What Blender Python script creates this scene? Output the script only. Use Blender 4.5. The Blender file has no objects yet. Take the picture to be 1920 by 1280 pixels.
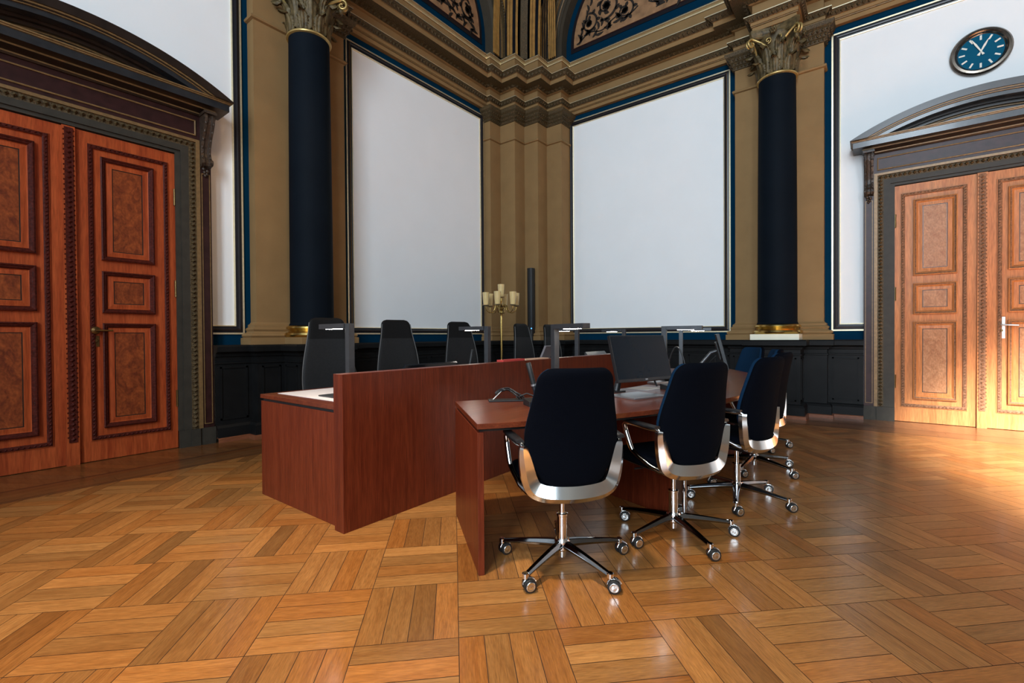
import bpy, bmesh, math, random
from mathutils import Vector, Matrix
random.seed(7)
PI = math.pi
sc = bpy.context.scene
COL = sc.collection
def R(d): return math.radians(d)

# ------------------------------------------------------------------ materials
def new_mat(name):
    m = bpy.data.materials.new(name); m.use_nodes = True
    nt = m.node_tree
    return m, nt, nt.nodes['Principled BSDF']
def srgb(r, g, b):
    f = lambda c: (c/255/12.92) if c/255 <= .04045 else ((c/255+.055)/1.055)**2.4
    return (f(r), f(g), f(b), 1)
def lin(c): return (c[0], c[1], c[2], 1)
def plain(name, col, rough=.5, metal=0, coat=0, spec=.5, noise=0, nscale=6, bump=0, bscale=60, emit=None, estr=0, sheen=0):
    m, nt, b = new_mat(name)
    b.inputs['Base Color'].default_value = lin(col)
    b.inputs['Roughness'].default_value = rough
    b.inputs['Metallic'].default_value = metal
    b.inputs['Coat Weight'].default_value = coat
    b.inputs['Specular IOR Level'].default_value = spec
    b.inputs['Sheen Weight'].default_value = sheen
    if emit:
        b.inputs['Emission Color'].default_value = lin(emit); b.inputs['Emission Strength'].default_value = estr
    N = nt.nodes; L = nt.links
    tc = N.new('ShaderNodeTexCoord')
    if noise:
        n = N.new('ShaderNodeTexNoise'); n.inputs['Scale'].default_value = nscale; n.inputs['Detail'].default_value = 5
        L.new(tc.outputs['Object'], n.inputs['Vector'])
        r = N.new('ShaderNodeMapRange'); r.inputs['To Min'].default_value = 1-noise; r.inputs['To Max'].default_value = 1+noise
        r.inputs['From Min'].default_value = .3; r.inputs['From Max'].default_value = .7
        L.new(n.outputs['Fac'], r.inputs['Value'])
        v = N.new('ShaderNodeVectorMath'); v.operation = 'SCALE'; v.inputs[0].default_value = col[:3]
        L.new(r.outputs['Result'], v.inputs['Scale']); L.new(v.outputs['Vector'], b.inputs['Base Color'])
    if bump:
        n2 = N.new('ShaderNodeTexNoise'); n2.inputs['Scale'].default_value = bscale; n2.inputs['Detail'].default_value = 4
        L.new(tc.outputs['Object'], n2.inputs['Vector'])
        bp = N.new('ShaderNodeBump'); bp.inputs['Strength'].default_value = bump; bp.inputs['Distance'].default_value = .01
        L.new(n2.outputs['Fac'], bp.inputs['Height']); L.new(bp.outputs['Normal'], b.inputs['Normal'])
    return m
def wood(name, c1, c2, scale=(14, 14, .9), rough=.35, coat=0, burl=False, spec=.5, nscale=1.6, uv=False, tone=False, fine=.25):
    m, nt, b = new_mat(name); N = nt.nodes; L = nt.links
    tc = N.new('ShaderNodeTexCoord'); mp = N.new('ShaderNodeMapping'); mp.inputs['Scale'].default_value = scale
    L.new(tc.outputs['UV' if uv else 'Object'], mp.inputs['Vector'])
    src = mp.outputs['Vector']
    if tone:
        at = N.new('ShaderNodeAttribute'); at.attribute_name = 'tone'
        ad = N.new('ShaderNodeVectorMath'); ad.operation = 'MULTIPLY_ADD'
        L.new(at.outputs['Color'], ad.inputs[0]); ad.inputs[1].default_value = (37, 23, 11); L.new(src, ad.inputs[2]); src = ad.outputs['Vector']
    n = N.new('ShaderNodeTexNoise'); n.inputs['Scale'].default_value = nscale; n.inputs['Detail'].default_value = 6
    n.inputs['Distortion'].default_value = 2.2 if burl else .6; n.inputs['Roughness'].default_value = .6
    L.new(src, n.inputs['Vector'])
    cr = N.new('ShaderNodeValToRGB'); cr.color_ramp.elements[0].position = .32; cr.color_ramp.elements[1].position = .68
    cr.color_ramp.elements[0].color = lin(c1); cr.color_ramp.elements[1].color = lin(c2)
    L.new(n.outputs['Fac'], cr.inputs['Fac'])
    out = cr.outputs['Color']
    n3 = N.new('ShaderNodeTexNoise'); n3.inputs['Scale'].default_value = nscale*7; n3.inputs['Detail'].default_value = 3
    L.new(src, n3.inputs['Vector'])
    mr = N.new('ShaderNodeMapRange'); mr.inputs['From Min'].default_value = .3; mr.inputs['From Max'].default_value = .7
    mr.inputs['To Min'].default_value = 1-fine; mr.inputs['To Max'].default_value = 1+fine*.6
    L.new(n3.outputs['Fac'], mr.inputs['Value'])
    sv = N.new('ShaderNodeVectorMath'); sv.operation = 'SCALE'; L.new(out, sv.inputs[0]); L.new(mr.outputs['Result'], sv.inputs['Scale'])
    out = sv.outputs['Vector']
    if tone:
        sep = N.new('ShaderNodeSeparateColor'); L.new(at.outputs['Color'], sep.inputs['Color'])
        m2 = N.new('ShaderNodeMapRange'); m2.inputs['To Min'].default_value = .62; m2.inputs['To Max'].default_value = 1.34
        L.new(sep.outputs['Red'], m2.inputs['Value'])
        s2 = N.new('ShaderNodeVectorMath'); s2.operation = 'SCALE'; L.new(out, s2.inputs[0]); L.new(m2.outputs['Result'], s2.inputs['Scale'])
        mx = N.new('ShaderNodeMix'); mx.data_type = 'RGBA'; mx.blend_type = 'MULTIPLY'; mx.inputs['B'].default_value = (1.0, .80, .60, 1)
        L.new(sep.outputs['Green'], mx.inputs['Factor']); L.new(s2.outputs['Vector'], mx.inputs['A']); out = mx.outputs['Result']
    L.new(out, b.inputs['Base Color'])
    b.inputs['Roughness'].default_value = rough; b.inputs['Coat Weight'].default_value = coat; b.inputs['Coat Roughness'].default_value = .16
    b.inputs['Specular IOR Level'].default_value = spec
    bp = N.new('ShaderNodeBump'); bp.inputs['Strength'].default_value = .05; bp.inputs['Distance'].default_value = .01
    L.new(n3.outputs['Fac'], bp.inputs['Height']); L.new(bp.outputs['Normal'], b.inputs['Normal'])
    return m

M = {}
M['white'] = plain('white painted plaster', (.88, .885, .88), .9, spec=.1, noise=.012, nscale=2)
M['tan'] = plain('ochre painted stone', (.262, .155, .066), .6, spec=.08, noise=.07, nscale=3, bump=.06)
M['carved'] = plain('dark carved gilt ornament', (.078, .050, .021), .5, spec=.3, noise=.5, nscale=60, bump=.9, bscale=70)
M['blue'] = plain('blue painted border', (.0009, .025, .055), .8, spec=.03, noise=.05)
M['navy'] = plain('dark navy column paint', (.0046, .0074, .0115), .65, spec=.05, noise=.12, nscale=2)
M['gold'] = plain('gilt moulding', (.52, .36, .13), .35, metal=.6, noise=.15, nscale=30)
M['paleline'] = plain('cream gilt fillet', (.86, .74, .50), .38, metal=.75, noise=.06, nscale=30)
M['brass'] = plain('polished brass', (.62, .43, .14), .25, metal=1, noise=.02, nscale=20)
M['cream'] = plain('cream stone plinth', (.86, .82, .64), .6, noise=.03)
M['frame'] = plain('black lacquer frame', (.012, .010, .013), .32, noise=.2, nscale=20)
M['dado'] = plain('black painted panelling', (.0088, .0086, .0086), .42, spec=.13, noise=.2, nscale=5)
M['skirt'] = wood('reddish skirting wood', (.17, .052, .022), (.25, .085, .038), (1.5, 1.5, 14), .4)
M['peach'] = plain('ochre fresco ground', (.30, .155, .07), .8, noise=.3, nscale=7)
M['scroll'] = plain('dark brown painted scroll', (.016, .009, .005), .7, noise=.3, nscale=20)
M['archgrey'] = plain('grey brown arch band', (.055, .045, .032), .7, spec=.1, noise=.1)
M['ribgold'] = plain('golden brown vault rib', (.30, .155, .042), .6, spec=.1, noise=.2, nscale=10)
M['ribdark'] = plain('dark painted vault web', (.007, .008, .011), .85, spec=.04, noise=.2)
M['ceil'] = plain('dark blue vault paint', (.010, .012, .018), .8, noise=.2)
M['doordark'] = plain('dark brown door surround lacquer', (.020, .0115, .008), .30, noise=.3, nscale=12)
M['doorred'] = plain('dark oxblood panel lacquer', (.030, .0095, .0085), .38, spec=.3, noise=.3, nscale=12)
M['doorgrey'] = plain('grey green door casing', (.040, .034, .026), .5, spec=.22, noise=.15, nscale=12)
M['goldline'] = plain('dull gold line', (.20, .115, .045), .4, metal=.2, noise=.2, nscale=30)
for k, c1, c2, b1, b2, ca in (('L', (.27, .040, .010), (.42, .080, .020), (.12, .022, .008), (.30, .066, .016), (.060, .009, .005)),  # one wood twice: the left door's dimmer light is put into the L colours
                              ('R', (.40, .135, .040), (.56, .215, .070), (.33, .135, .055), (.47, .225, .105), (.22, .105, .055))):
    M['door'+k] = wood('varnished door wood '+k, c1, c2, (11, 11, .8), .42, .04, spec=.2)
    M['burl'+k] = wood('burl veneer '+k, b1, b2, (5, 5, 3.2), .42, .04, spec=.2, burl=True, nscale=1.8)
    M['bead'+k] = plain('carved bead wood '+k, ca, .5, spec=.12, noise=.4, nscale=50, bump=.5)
M['bench'] = wood('mahogany veneer vertical grain', (.098, .0140, .0046), (.165, .028, .0088), (16, 16, .8), .40, .03, fine=.3, spec=.25)
M['top'] = wood('mahogany veneer top', (.100, .0175, .0064), (.170, .034, .0118), (16, 1.0, 16), .30, .2, spec=.4)
M['floor'] = wood('oak parquet', (.275, .112, .029), (.365, .166, .048), (2.2, 22, 1), .29, .32, spec=.5, uv=True, tone=True, fine=.26, nscale=1.4)
M['seam'] = plain('dark parquet seam', (.035, .014, .006), .6, noise=.1)
M['bordwood'] = wood('oak border planks', (.125, .050, .015), (.20, .088, .028), (2.2, 22, 1), .28, .35, uv=True, tone=True, fine=.18, nscale=1.4)
M['darkwood'] = plain('dark inlay line', (.045, .017, .008), .35, coat=.3, noise=.2)
M['fabric'] = plain('navy upholstery fabric', (.0020, .0026, .0048), .95, spec=.04, noise=.25, nscale=250, bump=.15, bscale=500)
M['fablit'] = plain('lamplit upholstery fabric', (.005, .020, .046), .95, spec=.05, noise=.25, nscale=250, bump=.15, bscale=500)  # same fabric as above, with the lamplight on it put into the colour
M['leather'] = plain('black leather', (.014, .0135, .0138), .55, spec=.2, noise=.15, nscale=60, bump=.08, bscale=200)
M['leatherd'] = plain('black leather headrest', (.0065, .006, .006), .55, spec=.15, noise=.15, nscale=60, bump=.08, bscale=200)
M['piping'] = plain('grey seam piping', (.09, .085, .08), .45, noise=.1)
M['alu'] = plain('polished aluminium', (.83, .84, .83), .17, metal=1, noise=.03)
M['chrome'] = plain('chrome', (.82, .82, .82), .06, metal=1, noise=.02)
M['chromed'] = plain('dark chrome', (.30, .30, .31), .12, metal=1, noise=.02)
M['blackp'] = plain('black plastic', (.012, .012, .013), .4, noise=.2, nscale=30)
M['rubber'] = plain('black tyre rubber', (.010, .010, .010), .55, noise=.2, nscale=30)
M['graph'] = plain('graphite lamp metal', (.065, .067, .072), .38, metal=.5, noise=.1, nscale=20)
M['led'] = plain('lit diode panel', (1, 1, 1), .5, emit=(1, .93, .82), estr=55, noise=.01)
M['screen'] = plain('dark monitor glass', (.0045, .0080, .0125), .25, noise=.05, spec=.18)
M['silver'] = plain('silver laptop shell', (.45, .46, .47), .3, metal=.8, noise=.05)
M['paper'] = plain('white paper', (.78, .77, .75), .8, noise=.03)
M['inlay'] = plain('pale leatherette desk inlay', (.70, .62, .60), .55, noise=.03)
M['redf'] = plain('red cardboard folder', (.55, .05, .04), .55, noise=.08)
M['peachp'] = plain('peach paper', (.70, .42, .27), .7, noise=.06)
M['glass'] = plain('cream lampshade glass', (.74, .53, .23), .28, coat=.5, noise=.06, nscale=15)
M['clockf'] = plain('teal clock dial', (.002, .085, .155), .6, spec=.06, noise=.05)
M['clockr'] = plain('antique metal clock rim', (.16, .13, .105), .25, metal=.9, noise=.2, nscale=20)
M['ivory'] = plain('ivory clock marks', (.80, .76, .66), .5, noise=.03)
M['steelw'] = plain('brushed steel plate', (.72, .76, .78), .3, metal=.6, noise=.05)
M['bronze'] = plain('dark brass handle', (.16, .095, .035), .3, metal=.9, noise=.2, nscale=30)
M['bled'] = plain('blue status diode', (.02, .1, .8), .5, emit=(.05, .25, 1), estr=6, noise=.01)
M['speaker'] = plain('black speaker grille', (.010, .010, .010), .45, noise=.2, nscale=80, bump=.3, bscale=300)
M['hall'] = plain('beige hall wall', (.22, .19, .155), .8, noise=.05)

# ------------------------------------------------------------------ mesh builder
class MB:
    def __init__(s): s.v = []; s.f = []; s.m = []; s.sm = []
    def add(s, vs, fs, mat=0, smooth=False):
        o = len(s.v); s.v += [tuple(p) for p in vs]
        for f in fs: s.f.append(tuple(i+o for i in f)); s.m.append(mat); s.sm.append(smooth)
    def box(s, x0, x1, y0, y1, z0, z1, mat=0):
        x0, x1 = min(x0, x1), max(x0, x1); y0, y1 = min(y0, y1), max(y0, y1); z0, z1 = min(z0, z1), max(z0, z1)
        s.add([(x0,y0,z0),(x1,y0,z0),(x1,y1,z0),(x0,y1,z0),(x0,y0,z1),(x1,y0,z1),(x1,y1,z1),(x0,y1,z1)],
              [(0,3,2,1),(4,5,6,7),(0,1,5,4),(1,2,6,5),(2,3,7,6),(3,0,4,7)], mat)
    def prism(s, poly, z0, z1, mat=0):
        n = len(poly)
        a = sum(poly[i][0]*poly[(i+1)%n][1]-poly[(i+1)%n][0]*poly[i][1] for i in range(n))
        if a < 0: poly = poly[::-1]
        vs = [(x, y, z0) for x, y in poly]+[(x, y, z1) for x, y in poly]
        s.add(vs, [tuple(range(n-1, -1, -1)), tuple(range(n, 2*n))]+[(i, (i+1)%n, n+(i+1)%n, n+i) for i in range(n)], mat)
    def loft(s, secs, mat=0, smooth=True, caps=True, closed=True, ring=False):
        n = len(secs[0]); vs = [p for q in secs for p in q]; fs = []
        K = len(secs)
        for k in range(K if ring else K-1):
            k2 = (k+1) % K
            for i in range(n if closed else n-1):
                j = (i+1) % n
                fs.append((k*n+i, k*n+j, k2*n+j, k2*n+i))
        s.add(vs, fs, mat, smooth)
        if caps and closed and not ring:
            s.add(secs[0], [tuple(range(n-1, -1, -1))], mat); s.add(secs[-1], [tuple(range(n))], mat)
    def tube(s, path, r, n=10, mat=0, caps=True, flat=1.0, up=None):
        P = [Vector(p) for p in path]; K = len(P)
        rs = r if isinstance(r, (list, tuple)) else [r]*K
        T = [(P[min(i+1, K-1)]-P[max(i-1, 0)]).normalized() for i in range(K)]
        u = Vector(up) if up else (Vector((0,0,1)) if abs(T[0].z) < .9 else Vector((1,0,0)))
        secs = []
        for i in range(K):
            a = u-T[i]*u.dot(T[i])
            if a.length < 1e-6: a = T[i].orthogonal()
            a.normalize(); b = T[i].cross(a); u = a
            secs.append([tuple(P[i]+a*math.cos(2*PI*k/n)*rs[i]*flat+b*math.sin(2*PI*k/n)*rs[i]) for k in range(n)])
        s.loft(secs, mat, True, caps)
    def lathe(s, prof, c=(0,0,0), n=24, mat=0, mats=None, smooth=True, axis='z', caps=True):
        for k in range(len(prof)-1):
            (r0, z0), (r1, z1) = prof[k], prof[k+1]
            vs = []
            for r, z in ((r0, z0), (r1, z1)):
                for i in range(n):
                    a = 2*PI*i/n
                    p = (r*math.cos(a), r*math.sin(a), z)
                    if axis == 'x': p = (p[2], p[0], p[1])
                    if axis == 'y': p = (p[1], p[2], p[0])
                    vs.append((c[0]+p[0], c[1]+p[1], c[2]+p[2]))
            s.add(vs, [(i, (i+1)%n, n+(i+1)%n, n+i) for i in range(n)], mats[k] if mats else mat, smooth)
        for (r, z), fl in ((prof[0], 1), (prof[-1], 0)):
            if r > 1e-4 and caps:
                vs = []
                for i in range(n):
                    a = 2*PI*i/n; p = (r*math.cos(a), r*math.sin(a), z)
                    if axis == 'x': p = (p[2], p[0], p[1])
                    if axis == 'y': p = (p[1], p[2], p[0])
                    vs.append((c[0]+p[0], c[1]+p[1], c[2]+p[2]))
                t = tuple(range(n)); s.add(vs, [t[::-1] if fl else t], (mats[0] if fl else mats[-1]) if mats else mat)
    def ball(s, c, rx, ry=None, rz=None, n=8, m=5, mat=0):
        ry = ry or rx; rz = rz or rx
        secs = []
        for k in range(m+1):
            t = PI*k/m
            q = max(math.sin(t), .02)
            secs.append([(c[0]+rx*q*math.cos(2*PI*i/n), c[1]+ry*q*math.sin(2*PI*i/n), c[2]-rz*math.cos(t)) for i in range(n)])
        s.loft(secs, mat, True, True)
    def gem(s, c, n, t, hw, hh, d, mat=0):      # small carved boss on a face: normal n (2-D), tangent t (2-D)
        x, y, z = c
        vs = [(x+t[0]*hw, y+t[1]*hw, z), (x, y, z+hh), (x-t[0]*hw, y-t[1]*hw, z), (x, y, z-hh),
              (x+n[0]*d+t[0]*hw*.35, y+n[1]*d+t[1]*hw*.35, z+hh*.25), (x+n[0]*d-t[0]*hw*.35, y+n[1]*d-t[1]*hw*.35, z-hh*.25)]
        s.add(vs, [(0,1,4),(1,2,5,4),(2,3,5),(3,0,4,5)], mat)
    def sweep(s, poly, prof, mats):              # interior lies on the right of travel
        K = len(poly); N = []
        for i in range(K-1):
            d = Vector((poly[i+1][0]-poly[i][0], poly[i+1][1]-poly[i][1])).normalized(); N.append(Vector((d.y, -d.x)))
        def off(i, o):
            p = Vector(poly[i])
            if i == 0: q = N[0]
            elif i == K-1: q = N[-1]
            else: q = (N[i-1]+N[i])/(1+N[i-1].dot(N[i]))
            return p+q*o
        for j in range(len(prof)-1):
            (o0, z0), (o1, z1) = prof[j], prof[j+1]
            vs = []; fs = []
            for i in range(K-1):
                a, b, c, d = off(i, o0), off(i+1, o0), off(i+1, o1), off(i, o1)
                k = len(vs); vs += [(a.x,a.y,z0),(b.x,b.y,z0),(c.x,c.y,z1),(d.x,d.y,z1)]; fs.append((k,k+3,k+2,k+1))
            s.add(vs, fs, mats[j] if isinstance(mats, (list, tuple)) else mats)
        return off, N
    def build(s, name, mats, parent=None, loc=None, rot=None, bevel=0, seg=2, subd=0):
        me = bpy.data.meshes.new(name); me.from_pydata(s.v, [], s.f)
        for m in (mats if isinstance(mats, (list, tuple)) else [mats]): me.materials.append(m)
        me.polygons.foreach_set('material_index', s.m); me.polygons.foreach_set('use_smooth', s.sm)
        me.update()
        bm = bmesh.new(); bm.from_mesh(me); bmesh.ops.recalc_face_normals(bm, faces=bm.faces); bm.to_mesh(me); bm.free()
        o = bpy.data.objects.new(name, me); COL.objects.link(o)
        if parent: o.parent = parent
        if loc: o.location = loc
        if rot: o.rotation_euler = rot
        if bevel:
            b = o.modifiers.new('bevel', 'BEVEL'); b.width = bevel; b.segments = seg; b.limit_method = 'ANGLE'; b.angle_limit = R(40)
        if subd:
            b = o.modifiers.new('sub', 'SUBSURF'); b.levels = subd; b.render_levels = subd
        return o
def tag(o, label, cat, group=None, kind=None):
    o['label'] = label; o['category'] = cat
    if group: o['group'] = group
    if kind: o['kind'] = kind
    return o
def empty(name, loc=(0,0,0), rz=0):
    o = bpy.data.objects.new(name, None); COL.objects.link(o); o.location = loc; o.rotation_euler = (0,0,rz)
    o.empty_display_size = .1
    return o
def dup(root, loc, rz):
    c = root.copy(); COL.objects.link(c); c.location = loc; c.rotation_euler = (0,0,rz)
    for ch in list(root.children):
        d = ch.copy(); COL.objects.link(d); d.parent = c
        for g in list(ch.children):
            e = g.copy(); COL.objects.link(e); e.parent = d
    return c

# ------------------------------------------------------------------ room constants (metres, camera stands at x=y=0)
XL, YR, H = -6.12, 8.35, 1.2
XE, YB, ZC = 8.3, -6.5, 12.0
STAIR = [(XL, 7.014), (-5.952, 7.014), (-5.952, 7.332), (-5.584, 7.332), (-5.584, 7.655), (-5.255, 7.655), (-5.255, 7.983), (-4.91, 7.983), (-4.91, YR)]
DCL, DCR = .915, 1.107            # door centres: y on the left wall, x on the right wall
CL = (-5.74, 3.17); CR = (-1.12, 7.97)   # column axes

# ------------------------------------------------------------------ floor
def clip(poly, axis, val, keep_greater):
    out = []
    n = len(poly)
    for i in range(n):
        a, b = poly[i], poly[(i+1) % n]
        ia = (a[axis] >= val) == keep_greater; ib = (b[axis] >= val) == keep_greater
        if ia: out.append(a)
        if ia != ib:
            t = (val-a[axis])/(b[axis]-a[axis]); out.append(tuple(a[k]+t*(b[k]-a[k]) for k in range(len(a))))
    return out
def build_floor():
    v = []; f = []; mi = []; uvs = []; tones = []
    def quad(poly4, mat, tone):       # poly of (x,y,u,w)
        o = len(v)
        for p in poly4: v.append((p[0], p[1], 0)); uvs.append((p[2], p[3])); tones.append(tone)
        f.append(tuple(range(o, o+len(poly4)))); mi.append(mat)
    xa, xb, ya, yb = XL+1.09, XE-1.09, YB+1.09, YR-1.09
    su, sv, u0, v0 = .403, .4205, .011, 1.851
    g = .0015
    s2 = 2**.5
    for i in range(-30, 32):
        for j in range(-34, 34):
            for k in range(4):
                bu, bv = u0+i*su, v0+j*sv
                if (i+j) % 2:
                    r = (bu+su*k/4+g, bu+su*(k+1)/4-g, bv+g, bv+sv-g)
                else:
                    r = (bu+g, bu+su-g, bv+sv*k/4+g, bv+sv*(k+1)/4-g)
                c = [(r[0], r[2]), (r[1], r[2]), (r[1], r[3]), (r[0], r[3])]
                P = []
                for (u, w) in c:
                    P.append(((u-w)/s2, (u+w)/s2)+((w, u) if (i+j) % 2 else (u, w)))
                for ax, val, gr in ((0, xa, True), (0, xb, False), (1, ya, True), (1, yb, False)):
                    if P: P = clip(P, ax, val, gr)
                if len(P) > 2:
                    t = min(1, max(0, random.gauss(.56, .2))); q = random.random()**1.8
                    if (i+j) % 2: t = max(0, t-.15); q = min(1, q+.18)  # this grain direction toned darker: its weaker sheen is put into the colour
                    quad(P, 0, (t, q, random.random(), 1))
    # borders: thin double line, parallel band, line, slanted planks up to the wall
    def strip(side):
        L0, L1 = (YB, YR) if side in 'LE' else (XL, XE)
        def put(s0, s1, d0, d1, mat, tone, slant=0):
            # s along wall, d distance from wall
            def w(s, d):
                if side == 'L': return (XL+d, s)
                if side == 'E': return (XE-d, s)
                if side == 'R': return (s, YR-d)
                return (s, YB+d)
            c = [(s0, d0), (s1, d0), (s1+slant*(d1-d0), d1), (s0+slant*(d1-d0), d1)]
            P = []
            for (s, d) in c:
                x, y = w(s, d); P.append((x, y, (d if mat != 3 else s), (s if mat != 3 else d)))
            for (ax, val, gr) in ((0, XL, True), (0, XE, False), (1, YB, True), (1, YR, False)): P = clip(P, ax, val, gr) if P else P
            if len(P) > 2 and mitre(P, side): quad(P, 1 if mat == 3 else mat, tone)
        def mitre(P, side): return True
        m0, m1 = L0+.0, L1-.0
        ins = lambda d: (L0+d, L1-d)
        a, b = ins(1.04); put(a, b, 1.075, 1.09, 2, (0,0,0,1)); put(a, b, 1.04, 1.052, 2, (0,0,0,1))
        a, b = ins(1.05)
        n = 14
        for k in range(n):
            put(a+(b-a)*k/n+.001, a+(b-a)*(k+1)/n-.001, 1.053, 1.074, 3, (random.uniform(.5,.8), .2, random.random(), 1))
        a, b = ins(.72)
        n = 9
        for row in range(3):
            d0 = .72+row*.1066
            sh = random.random()*.6
            k = a-sh
            while k < b:
                e = min(k+random.uniform(.9, 1.5), b)
                if e > max(k, a)+.01: put(max(k, a)+.001, e-.001, d0+.001, d0+.1055, 3, (random.uniform(.25,.75), random.random(), random.random(), 1))
                k = e
        put(a, b, .695, .72, 2, (0,0,0,1))
        a, b = ins(0)
        k = a-.7
        while k < b:
            put(k+.001, k+.139, 0, .694, 1, (random.uniform(.15,.7), random.random(), random.random(), 1), slant=.62)
            k += .14
    for sd in 'LR': strip(sd)
    me = bpy.data.meshes.new('floor'); me.from_pydata(v, [], f)
    for m in ('floor', 'bordwood', 'darkwood', 'seam'): me.materials.append(M[m])
    me.polygons.foreach_set('material_index', mi)
    me.uv_layers.new(name='UVMap'); me.color_attributes.new('tone', 'FLOAT_COLOR', 'CORNER')
    vi = [0]*len(me.loops); me.loops.foreach_get('vertex_index', vi)
    me.uv_layers['UVMap'].data.foreach_set('uv', [c for k in vi for c in uvs[k]])
    tl = [t if isinstance(t, tuple) else (t, t, t, 1) for t in tones]
    me.color_attributes['tone'].data.foreach_set('color', [c for k in vi for c in tl[k]])
    # dark bed below the planks shows as the seams
    me.update()
    o = bpy.data.objects.new('floor', me); COL.objects.link(o)
    b = MB(); b.box(XL-.3, XE+.3, YB-.3, YR+.3, -.15, -.0012)
    s = b.build('subfloor', M['seam'], o)
    tag(o, 'oak parquet floor in a diagonal basket weave with inlaid border', 'floor', kind='structure')
build_floor()

# ------------------------------------------------------------------ walls and ceiling
def struct(b, name, mats, label, cat, **k):
    o = b.build(name, mats, **k); return tag(o, label, cat, kind='structure')
b = MB(); b.box(XL-.3, XL, YB-.3, YR+.3, 0, ZC); struct(b, 'wall_left', M['white'], 'white plaster wall behind the dark red double door', 'wall')
b = MB(); b.box(XL, XE+.3, YR, YR+.3, 0, ZC); struct(b, 'wall_right', M['white'], 'white plaster wall behind the light brown double door', 'wall')
b = MB(); b.box(XE, XE+.3, YB-.3, YR, 0, ZC); struct(b, 'wall_east', M['hall'], 'plain beige wall of the hall behind the camera side', 'wall')
WINX = (-3.3, 1.1, 5.5); WW, WZ0, WZ1 = 2.4, 2.2, 11.0
b = MB()
edges = [XL]+[e for x in WINX for e in (x-WW/2, x+WW/2)]+[XE]
for i in range(0, len(edges), 2): b.box(edges[i], edges[i+1], YB-.3, YB, 0, ZC)
for x in WINX: b.box(x-WW/2, x+WW/2, YB-.3, YB, 0, WZ0); b.box(x-WW/2, x+WW/2, YB-.3, YB, WZ1, ZC)
struct(b, 'wall_back', M['hall'], 'beige wall with three tall windows behind the camera', 'wall')
b = MB(); b.box(XL-.3, XE+.3, YB-.3, YR+.3, ZC, ZC+.2); struct(b, 'ceiling', M['ceil'], 'dark blue vaulted ceiling high above the hall', 'ceiling')
for i, x in enumerate(WINX):
    b = MB()
    for k in range(4): b.box(x-WW/2+k*(WW-.06)/3, x-WW/2+k*(WW-.06)/3+.06, YB-.16, YB-.08, WZ0, WZ1)
    for k in range(6): b.box(x-WW/2, x+WW/2, YB-.15, YB-.09, WZ0+k*(WZ1-WZ0-.06)/5, WZ0+k*(WZ1-WZ0-.06)/5+.06)
    o = struct(b, 'window_%d' % (i+1), M['cream'], ['tall window near the dark door side behind the camera', 'tall middle window behind the camera', 'tall window near the light door side behind the camera'][i], 'window')

# blue borders and picture-frame mouldings round the white fields
def wl(s, z, d): return (XL+d, s, z)          # left wall: s = y
def wr(s, z, d): return (s, YR-d, z)          # right wall: s = x
def frame_rect(b, W, a0, a1, z0, z1, prof, mats):
    loops = []
    for d, h in prof:
        loops.append([W(a0-d, z0-d, h), W(a1+d, z0-d, h), W(a1+d, z1+d, h), W(a0-d, z1+d, h)])
    for j in range(len(prof)-1):
        A, B = loops[j], loops[j+1]; vs = A+B
        b.add(vs, [(i, (i+1)%4, 4+(i+1)%4, 4+i) for i in range(4)], mats[j] if isinstance(mats, (list, tuple)) else mats)
def band(b, W, a0, a1, z0, z1, c0, c1, y0, y1, d=.008, mat=0):   # ring between two rectangles
    for (p, q, r, t) in ((c0, a0, y0, y1), (a1, c1, y0, y1), (a0, a1, y0, z0), (a0, a1, z1, y1)):
        if q-p < .002 or t-r < .002: continue
        vs = [W(p, r, 0), W(q, r, 0), W(q, t, 0), W(p, t, 0), W(p, r, d), W(q, r, d), W(q, t, d), W(p, t, d)]
        b.add(vs, [(0,3,2,1),(4,5,6,7),(0,1,5,4),(1,2,6,5),(2,3,7,6),(3,0,4,7)], mat)
FPROF = [(0, 0), (.0, .018), (.012, .022), (.014, .012), (.030, .016), (.034, .040), (.052, .046), (.058, .030), (.082, .026), (.085, .010), (.088, .010), (.088, .024), (.109, .024), (.109, 0)]
FM = [1, 1, 1, 0, 0, 0, 2, 0, 0, 0, 1, 1, 1]
FIELDS = [('L', 2*DCL-2.385, 2.385, 2*DCL-2.57, 2.57, 'beside the dark red door on the left wall'),
          ('L', 4.035, 6.885, 3.80, 7.014, 'on the left wall behind the black high-backed chairs'),
          ('R', -4.835, -1.957, -4.91, -1.745, 'between the corner piers and the column on the right wall'),
          ('R', -.357, 2*DCR+.357, -.55, 2*DCR+.55, 'round the light brown door on the right wall')]
n = 0
for (sd, a0, a1, c0, c1, txt) in FIELDS:
    W = wl if sd == 'L' else wr
    b = MB(); band(b, W, a0-.1, a1+.1, 1.36-.1, 5.495+.1, c0, c1, 1.125, 5.74)
    n += 1; struct(b, 'trim_%d' % n, M['blue'], 'blue painted border '+txt, 'trim')
    b = MB(); frame_rect(b, W, a0, a1, 1.36, 5.495, FPROF, FM)
    n += 1; struct(b, 'trim_%d' % n, [M['frame'], M['paleline'], M['goldline']], 'black and gilt moulded frame of the white field '+txt, 'trim')

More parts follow.
